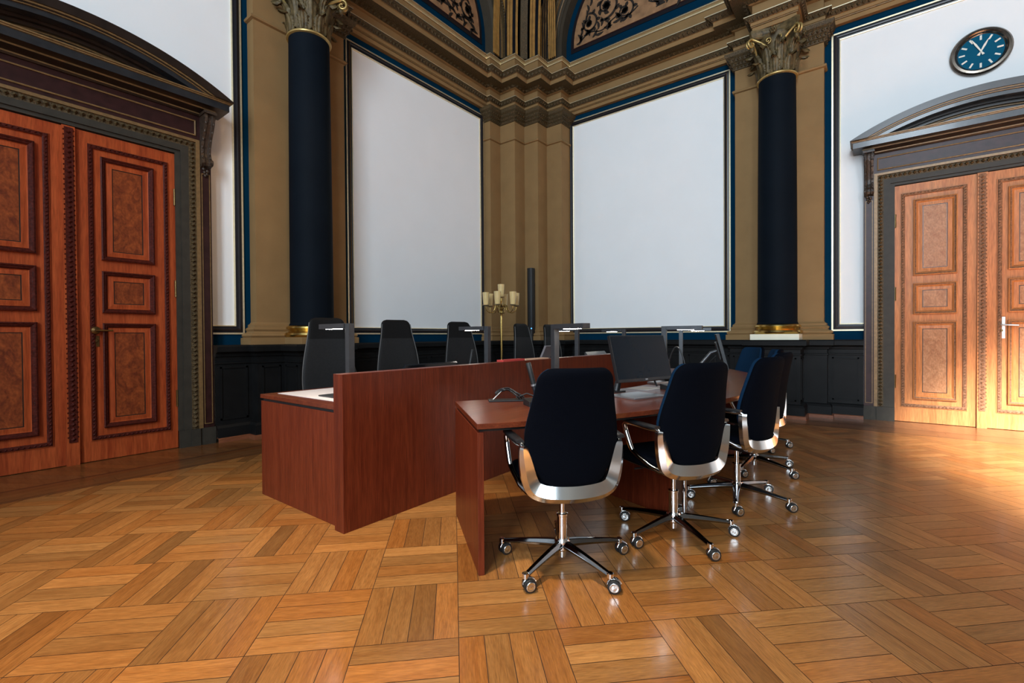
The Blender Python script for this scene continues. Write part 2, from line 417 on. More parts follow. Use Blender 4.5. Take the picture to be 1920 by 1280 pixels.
# ------------------------------------------------------------------ corner piers, pilasters, dado, entablature
def seg_ornament(b, off, N, poly, o, z, step, hw, hh, d, mat, o2=None):
    for i in range(len(poly)-1):
        a, c = off(i, o), off(i+1, o); L = (c-a).length
        k = int(L/step)
        if k < 1: continue
        t = (c-a)/L; nn = N[i]
        for j in range(k):
            p = a+t*(L*(j+.5)/k)
            b.gem((p.x, p.y, z), nn, t, hw, hh, d, mat)
PILPROF = [(.12,1.125),(.12,1.205),(.095,1.21),(.11,1.232),(.095,1.262),(.06,1.268),(.05,1.285),(.06,1.30),(.065,1.315),(.045,1.332),(.035,1.335),(.035,1.365),(.012,1.38),(0,1.40),
           (0,5.09),(.03,5.10),(.038,5.118),(.03,5.135),(0,5.145),(0,5.46),(.018,5.465),(.022,5.51),(.045,5.525),(.05,5.56),(.075,5.58),(.085,5.62),(.12,5.65),(.135,5.70),(.0,5.72)]
PM = [0]*19+[1]*9
def pil(poly, label, name):
    b = MB(); off, N = b.sweep(poly, PILPROF, PM)
    seg_ornament(b, off, N, poly, .025, 5.493, .05, .021, .02, .022, 1)
    seg_ornament(b, off, N, poly, .055, 5.545, .05, .021, .02, .022, 1)
    seg_ornament(b, off, N, poly, .09, 5.60, .06, .026, .022, .022, 1)
    return struct(b, name, [M['tan'], M['carved']], label, 'trim')
pil(STAIR, 'stepped ochre corner piers where the two walls meet', 'trim_9')
pil([(XL, 2.57), (XL+.17, 2.57), (XL+.17, 3.80), (XL, 3.80)], 'ochre pilaster behind the navy column on the left wall', 'trim_10')
pil([(-1.745, YR), (-1.745, YR-.17), (-.55, YR-.17), (-.55, YR)], 'ochre pilaster behind the navy column on the right wall', 'trim_11')

bw = .285
ENT = [(XL+.08, -2.2), (XL+.08, 2.57), (XL+.17, 2.57), (XL+.17, CL[1]-bw), (CL[0]+.27, CL[1]-bw), (CL[0]+.27, CL[1]+bw), (XL+.17, CL[1]+bw), (XL+.17, 3.80), (XL+.08, 3.80), (XL+.08, 7.014),
       *STAIR[1:-1], (-4.91, YR-.08), (-1.745, YR-.08), (-1.745, YR-.17), (CR[0]-bw, YR-.17), (CR[0]-bw, CR[1]-.27), (CR[0]+bw, CR[1]-.27), (CR[0]+bw, YR-.17), (-.55, YR-.17), (-.55, YR-.08), (5.0, YR-.08)]
EP = [(-.3,5.70),(0,5.70),(0,5.758),(.016,5.762),(.016,5.776),(.004,5.78),(.02,5.785),(.02,5.828),(.035,5.832),(.05,5.85),(.085,5.885),(.10,5.892),(.10,5.905),(0,5.915),(0,6.085),
      (.03,6.09),(.05,6.10),(.11,6.128),(.14,6.132),(.265,6.135),(.265,6.205),(.28,6.21),(.31,6.235),(.355,6.27),(.37,6.272),(.37,6.286),(.06,6.30),(.06,6.64),(.075,6.645),(.075,6.665),(.10,6.675),(.11,6.70),(.11,6.712),(.09,6.72),(.09,6.735),(.06,6.745),(-.12,6.745)]
EM = [0,0,2,2,2,0,0,0,1,1,1,3,3,0,0,0,1,1,1,0,0,1,1,1,3,3,0,0,3,3,0,3,3,1,0,0]
EM = EM[:len(EP)-1]+[0]*(len(EP)-1-len(EM))
b = MB(); off, N = b.sweep(ENT, EP, EM)
seg_ornament(b, off, N, ENT, .06, 5.858, .062, .026, .03, .028, 1)
seg_ornament(b, off, N, ENT, .075, 6.112, .085, .034, .026, .05, 1)
seg_ornament(b, off, N, ENT, .315, 6.24, .075, .032, .034, .03, 1)
struct(b, 'trim_12', [M['tan'], M['carved'], M['goldline'], M['paleline']], 'ochre and gilt entablature running round the walls above the fields', 'trim')

# dado
DL = [(XL+.14, 2.118), (XL+.14, 2.52), (XL+.30, 2.52), (XL+.30, CL[1]-.33), (CL[0]+.30, CL[1]-.33), (CL[0]+.30, CL[1]+.33), (XL+.30, CL[1]+.33), (XL+.30, 3.85), (XL+.14, 3.85), (XL+.14, 6.90)]
st = [(p[0]+.10, p[1]-.10) for p in STAIR]
DM = [(st[1][0], st[1][1]), *st[2:-1], (st[-1][0], YR-.14)]
DR = [(-1.80, YR-.14), (-1.80, YR-.30), (CR[0]-.33, YR-.30), (CR[0]-.33, CR[1]-.30), (CR[0]+.33, CR[1]-.30), (CR[0]+.33, YR-.30), (-.50, YR-.30), (-.50, YR-.14), (-.085, YR-.14)]
DADO = DL[:-1]+[(XL+.14, st[0][1])]+DM+DR
DP = [(.055,.05),(.055,.165),(.035,.195),(.012,.20),(0,.205),(0,.90),(.014,.905),(.014,.922),(0,.928),(0,.985),(.022,.99),(.028,1.02),(.055,1.04),(.08,1.046),(.08,1.105),(.07,1.125),(-.75,1.125)]
b = MB(); off, N = b.sweep(DADO, DP, 0)
for i in range(len(DADO)-1):               # raised fillets of the panels
    a, c = off(i, 0), off(i+1, 0); L = (c-a).length
    if L < .3: continue
    t = (c-a)/L; nn = N[i]
    k = max(1, round(L/.75)); w = L/k
    for j in range(k):
        p0 = a+t*(w*j+.05); p1 = a+t*(w*(j+1)-.05)
        for (q0, q1, z0, z1) in ((p0, p1, .25, .27), (p0, p1, .85, .87), (p0, p0+t*.02, .25, .87), (p1-t*.02, p1, .25, .87)):
            vs = [(q.x+nn.x*h, q.y+nn.y*h, z) for h in (0, .01) for z in (z0, z1) for q in (q0, q1)]
            b.add(vs, [(4,5,7,6),(0,1,5,4),(2,6,7,3),(0,4,6,2),(1,3,7,5)], 0)
struct(b, 'trim_13', M['dado'], 'black painted panelled dado along the foot of both walls', 'trim')
b = MB(); b.sweep(DADO, [(.075,0),(.075,.045),(.06,.052),(0,.052)], 0)
struct(b, 'baseboard_right', M['skirt'], 'low reddish wooden skirting under the black dado', 'baseboard')

# ------------------------------------------------------------------ columns
def acanthus(b, ang, r0, z0, hgt, wid, bulge, curl, mat=0, nu=11, nv=16):
    rows = []
    for j in range(nv):
        t = j/(nv-1)
        if t < .8: z = z0+hgt*t/.8; r = r0+bulge*(t/.8)**2.2
        else:
            q = (t-.8)/.2; z = z0+hgt+hgt*.07*math.sin(q*PI*.9)-q*q*hgt*.10; r = r0+bulge+curl*q
        w = wid*(.75+.35*math.sin(t*PI*.9))*(1-.72*max(0, t-.7)/.3)*(1+.16*math.cos(t*38))
        row = []
        for i in range(nu):
            u = i/(nu-1)*2-1
            rr = r+.016*(1-abs(u))**.7+.010*math.cos(u*9.5)-.020*abs(u)**2
            da = u*w/2/max(r, .1)
            row.append((rr*math.cos(ang+da), rr*math.sin(ang+da), z-.02*abs(u)*hgt/.25))
        rows.append(row)
    b.loft(rows, mat, True, False, closed=False)
    back = [[(x*.955, y*.955, z) for (x, y, z) in row] for row in rows]
    b.loft(back, mat, True, False, closed=False)
def column(c, label, rz, pm='cream'):
    root = empty('column', (c[0], c[1], 1.125), rz)
    tag(root, label, 'column', kind='structure')
    b = MB(); b.box(-.315, .315, -.315, .315, 0, .085); b.build('plinth', M[pm], root, bevel=.004)
    b = MB(); b.lathe([(.31,.085),(.325,.095),(.335,.115),(.325,.138),(.305,.148),(.285,.152),(.275,.166),(.285,.182),(.30,.188),(.312,.20),(.305,.218),(.29,.228),(.27,.235)], n=48)
    b.build('base', M['brass'], root)
    b = MB()
    pr = [(.278,.235),(.270,.25),(.262,.27)]
    for k in range(13):
        t = k/12; pr.append((.262-.012*t*t-.006*t, .27+t*3.60))
    b.lathe(pr, n=48); b.build('shaft', M['navy'], root)
    b = MB(); zc = 3.87
    b.lathe([(.245,zc),(.268,zc+.008),(.272,zc+.02),(.262,zc+.034),(.245,zc+.04)], n=40, mat=1)
    b.lathe([(.235,zc+.04),(.225,zc+.2),(.232,zc+.4),(.27,zc+.54),(.29,zc+.60)], n=32)
    for k in range(8): acanthus(b, 2*PI*k/8, .243, zc+.04, .20, .150, .045, .10)
    for k in range(8): acanthus(b, 2*PI*(k+.5)/8, .240, zc+.06, .36, .150, .06, .115)
    for k in range(8): acanthus(b, 2*PI*(k+.25)/8, .25, zc+.30, .20, .09, .08, .03)
    # corner volutes
    for k in range(4):
        a = PI/4+k*PI/2
        for s in (-1, 1):
            path = []; d = Vector((math.cos(a), math.sin(a))); t = Vector((-d.y, d.x))*s
            for j in range(9):
                u = j/8
                r = .24+.17*u**1.4; path.append((d.x*r*.98+t.x*(.11*(1-u)+.022), d.y*r*.98+t.y*(.11*(1-u)+.022), zc+.36+.215*u**.7))
            cx, cz = .405, zc+.512
            for j in range(20):
                th = PI/2-j*.36; rr = .070*(1-j/23)
                r = cx+rr*math.cos(th)+.012; path.append((d.x*r+t.x*.022, d.y*r+t.y*.022, cz+rr*math.sin(th)))
            b.tube(path, [.017]*9+[.017-.0005*j for j in range(20)], 6, 1)
        b.ball((math.cos(a)*.40, math.sin(a)*.40, zc+.44), .035, .035, .045)
        # inner helices and flower
        a2 = k*PI/2; d = Vector((math.cos(a2), math.sin(a2))); t = Vector((-d.y, d.x))
        for s in (-1, 1):
            path = []
            for j in range(18):
                th = -PI/2+j*.42; rr = .045*(1-j/22)
                path.append((d.x*.285+t.x*s*(.075-rr*math.cos(th)), d.y*.285+t.y*s*(.075-rr*math.cos(th)), zc+.50+rr*math.sin(th)))
            b.tube(path, .009, 6, 1)
        for q in range(6):
            th = q*PI/3; b.ball((d.x*.345+t.x*.032*math.cos(th), d.y*.345+t.y*.032*math.cos(th), zc+.60+.032*math.sin(th)), .021, .021, .021, 6, 4)
        b.ball((d.x*.36, d.y*.36, zc+.60), .02)
    # abacus with hollowed sides
    def ab(h, sc):
        p = []
        for k in range(4):
            a0 = PI/4+k*PI/2
            A = Vector((math.cos(a0), math.sin(a0)))*.45*sc; Bv = Vector((math.cos(a0+PI/2), math.sin(a0+PI/2)))*.45*sc
            tt = (Bv-A).normalized(); nn = Vector((tt.y, -tt.x))
            A2 = A+tt*.035; B2 = Bv-tt*.035
            for j in range(9):
                u = j/8; q = A2.lerp(B2, u)-nn*(.075*math.sin(PI*u)); p.append((q.x, q.y, h))
        return p
    b.loft([ab(zc+.575, .88), ab(zc+.595, .97), ab(zc+.615, .97), ab(zc+.63, 1.0), ab(zc+.66, 1.02), ab(zc+.70, 1.02)], 0, False)
    b.build('capital', [M['capital'], M['gold']], root)
    return root
M['capital'] = plain('carved bronze capital', (.105, .072, .030), .45, spec=.3, metal=.15, noise=.55, nscale=18, bump=.4, bscale=70)
column(CL, 'dark navy column with gilt base beside the dark red door', PI/2, 'tan')
column(CR, 'dark navy column with gilt base beside the light brown door', 0)

# ------------------------------------------------------------------ lunettes, arches and vault ribs
def arc_pts(cx, cz, r, a0, a1, n): return [(cx+r*math.cos(a0+(a1-a0)*i/n), cz+r*math.sin(a0+(a1-a0)*i/n)) for i in range(n+1)]
def lunette(W, cx, hand, label_side, idx):
    cz, NA = 7.10, 40
    def ring(b, r0, r1, h0, h1, mat, floor=None, back=True):
        for i in range(NA):
            t0, t1 = PI*i/NA, PI*(i+1)/NA
            P = lambda r, t, h: W(cx+r*math.cos(t), cz+r*math.sin(t), h)
            vs = [P(r0,t0,h0), P(r1,t0,h1), P(r1,t1,h1), P(r0,t1,h0)]
            fs = [(0,1,2,3)]
            if back: vs += [P(r0,t0,0), P(r0,t1,0), P(r1,t0,0), P(r1,t1,0)]; fs += [(0,3,5,4), (1,6,7,2)]
            b.add(vs, fs, mat)
        for s in (0, PI):      # stilted foot of the band
            P = lambda r, z, h: W(cx+r*math.cos(s), z, h)
            vs = [P(r0,6.745,h0), P(r1,6.745,h1), P(r1,cz,h1), P(r0,cz,h0), P(r0,6.745,0), P(r0,cz,0), P(r1,6.745,0), P(r1,cz,0)]
            b.add(vs, [(0,1,2,3),(0,3,5,4),(1,6,7,2)], mat)
    b = MB()
    pts = arc_pts(cx, cz, 1.72, 0, PI, NA); base = [(cx+1.72, 6.74), *pts, (cx-1.72, 6.74)]
    b.add([W(p[0], p[1], .010) for p in base], [tuple(range(len(base)))], 0)                 # blue ground
    pts = arc_pts(cx, cz, 1.545, 0, PI, NA); base = [(cx+1.545, 6.98), *pts, (cx-1.545, 6.98)]
    b.add([W(p[0], p[1], .022) for p in base], [tuple(range(len(base)))], 1)                 # dark frame
    pts = arc_pts(cx, cz, 1.49, 0, PI, NA); base = [(cx+1.49, 7.045), *pts, (cx-1.49, 7.045)]
    b.add([W(p[0], p[1], .028) for p in base], [tuple(range(len(base)))], 4)
    pts = arc_pts(cx, cz, 1.47, 0, PI, NA); base = [(cx+1.47, 7.065), *pts, (cx-1.47, 7.065)]
    b.add([W(p[0], p[1], .032) for p in base], [tuple(range(len(base)))], 2)                 # painted ground
    # acanthus scrolls
    def stroke(path, ws):
        for i in range(len(path)-1):
            (x0, z0), (x1, z1) = path[i], path[i+1]; dx, dz = x1-x0, z1-z0; L = math.hypot(dx, dz) or 1
            nx, nz = -dz/L, dx/L; a, c = ws[i], ws[i+1]
            q = [(x0+nx*a, z0+nz*a), (x1+nx*c, z1+nz*c), (x1-nx*c, z1-nz*c), (x0-nx*a, z0-nz*a)]
            b.add([W(*p, .032) for p in q]+[W(*p, .042) for p in q], [(4,5,6,7),(0,1,5,4),(2,3,7,6)], 3)
    def leaf(x, z, a, L, w):
        pth = [(x+L*t/6*math.cos(a+.5*t/6), z+L*t/6*math.sin(a+.5*t/6)) for t in range(7)]
        stroke(pth, [w*math.sin(PI*min(.98, (t+.6)/6.9)) for t in range(7)])
    def spiral(x, z, r, a0, turns, d, w):
        n = 44; pth = []; ws = []
        for i in range(n+1):
            t = i/n; a = a0+d*turns*2*PI*t; rr = r*(1-t*.86)
            pth.append((x+rr*math.cos(a), z+rr*math.sin(a))); ws.append(w*(1-.5*t))
            if i % 5 == 2 and t < .75: leaf(*pth[-1], a+d*.9, r*.42, w*1.5)
        stroke(pth, ws)
        for k in range(8): leaf(x, z, k*PI/4, r*.34, w*1.6)
    for s in (-1, 1):
        X = lambda u: cx+s*u
        dd = s
        spiral(X(1.12), 7.42, .20, PI/2 if s > 0 else PI/2, 1.35, s, .02)
        spiral(X(.74), 7.62, .27, -PI/3 if s > 0 else PI+PI/3, 1.4, -s, .024)
        spiral(X(.36), 7.36, .20, PI/2, 1.4, s, .02)
        spiral(X(.30), 7.95, .28, PI, 1.3, -s, .022)
        spiral(X(.95), 8.0, .16, 0, 1.3, s, .018)
        for k in range(16):
            u = k/15
            leaf(X(1.36-.95*u), 7.10+.14*math.sin(u*9)**2+.05*u, (PI-.5+1.1*math.sin(k*2.1)) if s > 0 else (.5+1.1*math.sin(k*1.9)), .17, .026)
        stroke([(X(1.40-1.3*t/20), 7.11+.10*math.sin(t/20*PI*2.3)**2+.16*(t/20)) for t in range(21)], [.011]*21)
        for k in range(7): leaf(X(1.33-.04*k), 7.16+.1*k, PI/2+s*(.7-.2*(k%3)), .15, .024)
    struct(b, 'trim_%d' % idx, [M['blue'], M['frame'], M['peach'], M['scroll'], M['doorred']], 'painted lunette with dark scrollwork above the '+label_side+' field', 'trim')
    b = MB()
    ring(b, 1.66, 1.69, .20, .25, 0); ring(b, 1.69, 1.82, .27, .29, 0); ring(b, 1.745, 1.755, .295, .30, 3); ring(b, 1.82, 1.84, .32, .32, 3)
    ring(b, 1.84, 1.94, .33, .36, 1)
    for i in range(1, 120):
        t = PI*i/120; p = W(cx+1.89*math.cos(t), cz+1.89*math.sin(t), .35); q = W(cx+1.89*math.cos(t), cz+1.89*math.sin(t), .39)
        b.ball(((p[0]+q[0])/2, (p[1]+q[1])/2, p[2]), .022, .022, .03, 6, 4, 1)
    for k, (r0, r1, h) in enumerate(((1.94, 1.97, .38), (1.98, 2.00, .42), (2.01, 2.03, .46), (2.04, 2.07, .50))): ring(b, r0, r1, h, h+.02, 2)
    ring(b, 1.97, 2.06, .36, .45, 4)
    struct(b, 'trim_%d' % (idx+1), [M['archgrey'], M['carved'], M['ribgold'], M['goldline'], M['doordark']], 'grey and gold arch mouldings round the lunette above the '+label_side+' field', 'trim')
lunette(wl, 5.41, 1, 'left', 14)
lunette(wr, -3.33, -1, 'right', 16)
b = MB(); b.box(XL, XL+.006, YB, YR, 6.74, ZC); b.box(XL, XE, YR-.006, YR, 6.74, ZC); b.sweep([(XL, 7.014)]+STAIR[1:-1]+[(-4.91, YR)], [(-.20, 6.74), (-.20, 9.6)], 0)
struct(b, 'trim_19', M['ribdark'], 'dark painted vault webs above the entablature', 'trim')
# clustered ribs rising from the corner piers
b = MB()
def rib(p0, dirx, diry, w, curve, mat, z0=6.745, hgt=2.6):
    secs = []
    nx, ny = -diry, dirx
    for i in range(14):
        t = i/13; z = z0+hgt*t; o = curve*t**2.2
        cx, cy = p0[0]+dirx*o, p0[1]+diry*o
        secs.append([(cx+nx*w, cy+ny*w, z), (cx+nx*w+dirx*w*1.5, cy+ny*w+diry*w*1.5, z), (cx-nx*w+dirx*w*1.5, cy-ny*w+diry*w*1.5, z), (cx-nx*w, cy-ny*w, z)])
    b.loft(secs, mat, False)
d = 2**-.5
for k, (x, y) in enumerate(((-5.62, 7.36), (-5.30, 7.68))):
    for j in range(4):
        rib((x-.04+.055*j*d-.05, y-.06+.055*j*d), d, -d, .022 if j in (0, 3) else .026, .75+.03*j, 0 if j != 2 else 1)
rib((-5.56, 7.60), d, -d, .07, .8, 2)
for j in range(4):
    rib((-5.10+.045*j, 7.86), .25, -.6, .022, .55, 0)
    rib((-5.83, 7.13-.045*j), .6, -.25, .022, .55, 0)
for j in range(3):
    rib((-5.22+.05*j, 7.80), .5, -.5, .014, .6, 1)
    rib((-5.72, 7.24+.05*j), .5, -.5, .014, .6, 1)
struct(b, 'trim_18', [M['ribgold'], M['ribdark'], M['carved']], 'cluster of golden vault ribs rising from the corner piers', 'trim')

# ------------------------------------------------------------------ doors  (local frame: x to the right, -y into the room, z up)
def wloc(a, z, h): return (a, -h, z)
def door(idx, loc, rz, K, label, steel):
    root = empty('door_%d' % idx, loc, rz); tag(root, label, 'door', kind='structure')
    dk, rd, gy, gl, car = M['doordark'], M['doorred'], M['doorgrey'], M['goldline'], M['carved']
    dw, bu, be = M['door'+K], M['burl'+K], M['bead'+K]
    for s in (-1, 1):
        b = MB(); lo, hi = (.045, .853)
        X0, X1 = (lo, hi) if s > 0 else (-hi, -lo)
        b.box(X0, X1, -.03, .03, .006, 3.225, 0)
        def mir(a0, a1): return (a0, a1) if s > 0 else (-a1, -a0)
        a0, a1 = mir(.131, .79)
        frame_rect(b, wloc, a0+.045, a1-.045, .25, 3.07, [(0,.03),(0,.043),(.010,.05),(.034,.05),(.040,.040),(.045,.040),(.047,.03)], [0,2,2,2,0,0])
        za = .25
        for (p, q, r, t) in ((a0+.022, a0+.022, .23, 3.09), (a1-.022, a1-.022, .23, 3.09)):
            k = 0
            zz = r
            while zz < t: b.gem((p, -.048, zz), (0,-1), (1,0), .012, .016, .010, 2); zz += .036
        for zz in (.228, 3.092):
            x = a0+.03
            while x < a1-.03: b.gem((x, -.048, zz), (0,-1), (1,0), .014, .012, .010, 2); x += .036
        o = b.build('door_leaf', [dw, dk, be], root)
        p0, p1 = mir(.227, .659)
        for (z0, z1, in_t) in ((1.985, 3.005, .09), (1.462, 1.878, .09), (.322, 1.362, .09)):
            b = MB()
            frame_rect(b, wloc, p0, p1, z0, z1, [(0,.03),(0,.060),(-.012,.066),(-.022,.056),(-.030,.054),(-.044,.040),(-.050,.034),(-.056,.034)], [0,1,1,1,1,0,0] if K == 'L' else [0,0,1,1,0,0,0])
            frame_rect(b, wloc, p0, p1, z0, z1, [(-.056,.034),(-.085,.038),(-.093,.038),(-.096,.033),(-.101,.033)], [0,0,3,3])
            b.add([wloc(p0+.101, z0+.101, .034), wloc(p1-.101, z0+.101, .034), wloc(p1-.101, z1-.101, .034), wloc(p0+.101, z1-.101, .034)], [(0,1,2,3)], 2)
            b.build('door_panel', [dw, be, bu, dk], o)
        for zz in (2.75, 1.75, .55):
            b = MB(); b.lathe([(.013,-.09),(.013,.09)], (X1-.004 if s > 0 else X0+.004, -.038, zz), 10); b.build('hinge', M['bronze'], o)
        if s > 0:
            if steel:
                b = MB(); b.box(.135, .205, -.04, -.03, 1.137, 1.404); ob = b.build('handle_plate', M['steelw'], o, bevel=.002)
                b = MB(); b.tube([(.168,-.04,1.305),(.168,-.085,1.305),(.185,-.095,1.304),(.31,-.095,1.296)], .0095, 10); b.build('door_handle', M['steelw'], o)
                b = MB(); b.lathe([(.017,-.050),(.017,-.038)], (.168, 0, 1.235), 14, axis='y'); b.build('keyhole', M['bronze'], o)
            else:
                b = MB(); b.lathe([(.012,-.09),(.034,-.082),(.040,-.06),(.034,-.036),(.036,-.03)], (.172, 0, 1.29), 16, axis='y')
                b.tube([(.172,-.085,1.29),(.20,-.092,1.288),(.26,-.09,1.287),(.30,-.088,1.290)], [.010,.010,.008,.010], 8); b.build('door_handle', M['bronze'], o)
                b = MB(); b.box(.15, .205, -.036, -.03, 1.13, 1.235); b.lathe([(.016,-.045),(.020,-.036)], (.178, 0, 1.19), 12, axis='y'); b.build('keyhole', M['bronze'], o)
    b = MB(); b.box(-.046, .046, -.062, .03, .0, 3.225, 0); b.box(-.030, .030, -.070, -.06, .22, 3.21, 1)
    zz = .25
    while zz < 3.18:
        b.gem((0, -.068, zz), (0,-1), (1,0), .022, .022, .016, 1); b.gem((-.036, -.061, zz+.02), (0,-1), (1,0), .006, .012, .008, 1); b.gem((.036, -.061, zz+.02), (0,-1), (1,0), .006, .012, .008, 1); zz += .047
    b.build('astragal', [dw, be], root)
    # casing
    b = MB()
    for s in (-1, 1):
        m = lambda a, c: (a*s, c*s)
        b.box(*m(.853, .90), -.055, .02, 0, 3.235, 0); b.box(*m(.90, .974), -.075, .02, 0, 3.335, 0)
        b.box(*m(.974, 1.04), -.075, .02, .19, 3.40, 1); b.box(*m(1.04, 1.078), -.095, .02, .19, 3.43, 2)
        zz = .22
        while zz < 3.37: b.gem((1.007*s, -.075, zz), (0,-1), (1,0), .024, .022, .030, 1); zz += .05
        b.box(*m(.853, 1.078), -.085, .02, 0, .19, 0); b.box(*m(.965, 1.05), -.10, .02, 0, .19, 0)
    b.box(-.90, .90, -.055, .02, 3.235, 3.27, 0); b.box(-.90, .90, -.075, .02, 3.27, 3.335, 0)
    b.box(-.974, .974, -.075, .02, 3.335, 3.40, 1); b.box(-1.04, 1.04, -.095, .02, 3.40, 3.43, 2)
    x = -1.0
    while x < 1.01: b.gem((x, -.075, 3.368), (0,-1), (1,0), .022, .026, .030, 1); x += .05
    b.build('door_casing', [gy, car, gl], root)
    for s in (-1, 1):
        b = MB(); m = lambda a, c: (a*s, c*s)
        b.box(*m(1.078, 1.19), -.085, .02, .19, 3.70, 0); b.box(*m(1.07, 1.20), -.105, .02, 0, .19, 2)
        aa = sorted(m(1.10, 1.168))
        frame_rect(b, wloc, aa[0], aa[1], .24, 3.06, [(0,.086),(0,.094),(.008,.094),(.008,.085)], 1)
        b.build('door_pilaster', [rd, gl, gy], root)
        # carved console
        b = MB(); cx = 1.134*s
        secs = []
        prof = [(3.70,.24),(3.66,.25),(3.60,.235),(3.52,.195),(3.44,.15),(3.36,.118),(3.30,.112),(3.25,.128),(3.215,.155),(3.185,.16),(3.155,.145),(3.14,.11),(3.13,.09)]
        for hw, ex in ((.05, 0), ):
            for (z, dd) in prof: secs.append([(cx-hw, -.08, z), (cx+hw, -.08, z), (cx+hw, -dd, z), (cx+hw*.5, -dd-.004, z), (cx+hw*.3, -dd+.014, z), (cx-hw*.3, -dd+.014, z), (cx-hw*.5, -dd-.004, z), (cx-hw, -dd, z)])
        b.loft(secs, 0, False)
        for q in (-1, 1):
            b.lathe([(.0001,-.012),(.034,-.010),(.036,.010),(.0001,.012)], (cx+q*.046, -.135, 3.19), 14, 0, axis='x')
            b.lathe([(.0001,-.012),(.022,-.010),(.024,.010),(.0001,.012)], (cx+q*.046, -.215, 3.665), 12, 0, axis='x')
            for (z, dd) in prof[2:8]: b.ball((cx+q*.038, -dd-.002, z), .011, .011, .02, 6, 4)
        b.box(cx-.062, cx+.062, -.27, -.06, 3.695, 3.725)
        for k in range(5):
            b.ball((cx+.02*((k%2)*2-1)*(1-k/6), -.098, 3.12-.018*k), .022-.002*k, .016, .02, 6, 4)
        b.build('console', M['console'], root)
    # frieze
    b = MB(); b.box(-1.078, 1.078, -.08, .02, 3.432, 3.70, 0)
    frame_rect(b, wloc, -1.03, 1.03, 3.485, 3.63, [(0,.081),(0,.092),(.008,.095),(.014,.092),(.014,.081)], 1)
    b.build('frieze', [rd, gl], root)
    # horizontal cornice and segmental pediment
    b = MB()
    def run(prof, mats):      # moulding along x with mitred returns at both ends
        b.sweep([(-1.01, .02), (-1.01, 0), (1.01, 0), (1.01, .02)], prof, mats)
    pr = [(0,3.70),(.10,3.70),(.115,3.715),(.115,3.728),(.14,3.735),(.19,3.748),(.20,3.752),(.20,3.768),(.30,3.772),(.30,3.845),(.312,3.848),(.312,3.858),(.325,3.862),(.325,3.874),(0,3.876)]
    run([(o, z) for o, z in pr], [0,0,1,0,0,0,1,0,2,1,1,1,1,0])
    Rr = (1.34**2+.35**2)/(2*.35); zc = 4.22-Rr
    def seg(r0, r1, h, mat, zmin=3.872, h0=None):
        n = 48
        amax = math.acos(min(1, (zmin-zc)/r1)); pts = []
        for i in range(n+1):
            t = -amax+2*amax*i/n
            x1, z1 = r1*math.sin(t), zc+r1*math.cos(t); x0, z0 = r0*math.sin(t), zc+r0*math.cos(t)
            if z0 < zmin: z0 = zmin; x0 = min(max(x1, -math.sqrt(max(0, r1*r1-(zmin-zc)**2))), 9)
            pts.append((x0, z0, x1, z1))
        for i in range(n):
            a, c = pts[i], pts[i+1]
            vs = [(a[0],-h,a[1]),(a[2],-h,a[3]),(c[2],-h,c[3]),(c[0],-h,c[1]),(a[0],0,a[1]),(a[2],0,a[3]),(c[2],0,c[3]),(c[0],0,c[1])]
            b.add(vs, [(0,1,2,3),(1,5,6,2),(0,3,7,4)], mat)
        for e in (pts[0], pts[-1]):
            b.add([(e[0],-h,e[1]),(e[2],-h,e[3]),(e[2],0,e[3]),(e[0],0,e[1])], [(0,1,2,3)], mat)
    seg(Rr-.085, Rr, .36, 0, 3.868); seg(Rr-.100, Rr-.083, .345, 1); seg(Rr-.108, Rr-.098, .335, 0); seg(Rr-.118, Rr-.106, .325, 1); seg(Rr-.165, Rr-.116, .31, 2)
    seg(Rr-.19, Rr-.163, .20, 0); seg(Rr-.22, Rr-.188, .16, 0); seg(Rr-.236, Rr-.218, .12, 1)
    n = 30; r = Rr-.23; am = math.acos((3.872-zc)/r)
    P = [(r*math.sin(-am+2*am*i/n), -.10, zc+r*math.cos(-am+2*am*i/n)) for i in range(n+1)]
    b.add(P, [tuple(range(n, -1, -1))], 2)
    b.build('pediment', [dk, gl, M['lacq']], root)
    return root
M['lacq'] = plain('glossy dark lacquer', (.022, .022, .024), .22, coat=.08, noise=.2, nscale=12)
M['console'] = plain('carved dark console wood', (.040, .024, .015), .4, noise=.5, nscale=40, bump=.5, bscale=60)
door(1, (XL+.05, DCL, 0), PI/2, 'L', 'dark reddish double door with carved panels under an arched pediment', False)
door(2, (DCR, YR-.03, 0), 0, 'R', 'light brown double door with steel handle under an arched pediment', True)

# ------------------------------------------------------------------ wall clock
ck = empty('wall_clock', (1.092, YR, 4.765)); tag(ck, 'round clock with teal dial high on the white wall above the light door', 'clock')
b = MB(); b.lathe([(.265,-.0),(.285,-.02),(.288,-.045),(.270,-.068),(.245,-.072),(.232,-.060),(.222,-.040),(.215,-.034)], (0,0,0), 48, axis='y', caps=False); b.build('clock_rim', M['clockr'], ck)
b = MB(); b.lathe([(.218,-.0),(.218,-.034)], (0,0,0), 48, axis='y'); dial = b.build('dial', M['clockf'], ck)
for k in range(12):
    a = k*PI/6; b = MB(); w, r0, r1 = .0095, .145, .202
    u = (math.sin(a), math.cos(a)); t = (u[1], -u[0])
    q = [(u[0]*r0+t[0]*w, u[1]*r0+t[1]*w), (u[0]*r1+t[0]*w, u[1]*r1+t[1]*w), (u[0]*r1-t[0]*w, u[1]*r1-t[1]*w), (u[0]*r0-t[0]*w, u[1]*r0-t[1]*w)]
    b.add([(x,-.0335,z) for x, z in q]+[(x,-.040,z) for x, z in q], [(4,5,6,7),(0,1,5,4),(1,2,6,5),(2,3,7,6),(3,0,4,7)])
    b.build('hour_mark', M['ivory'], dial)
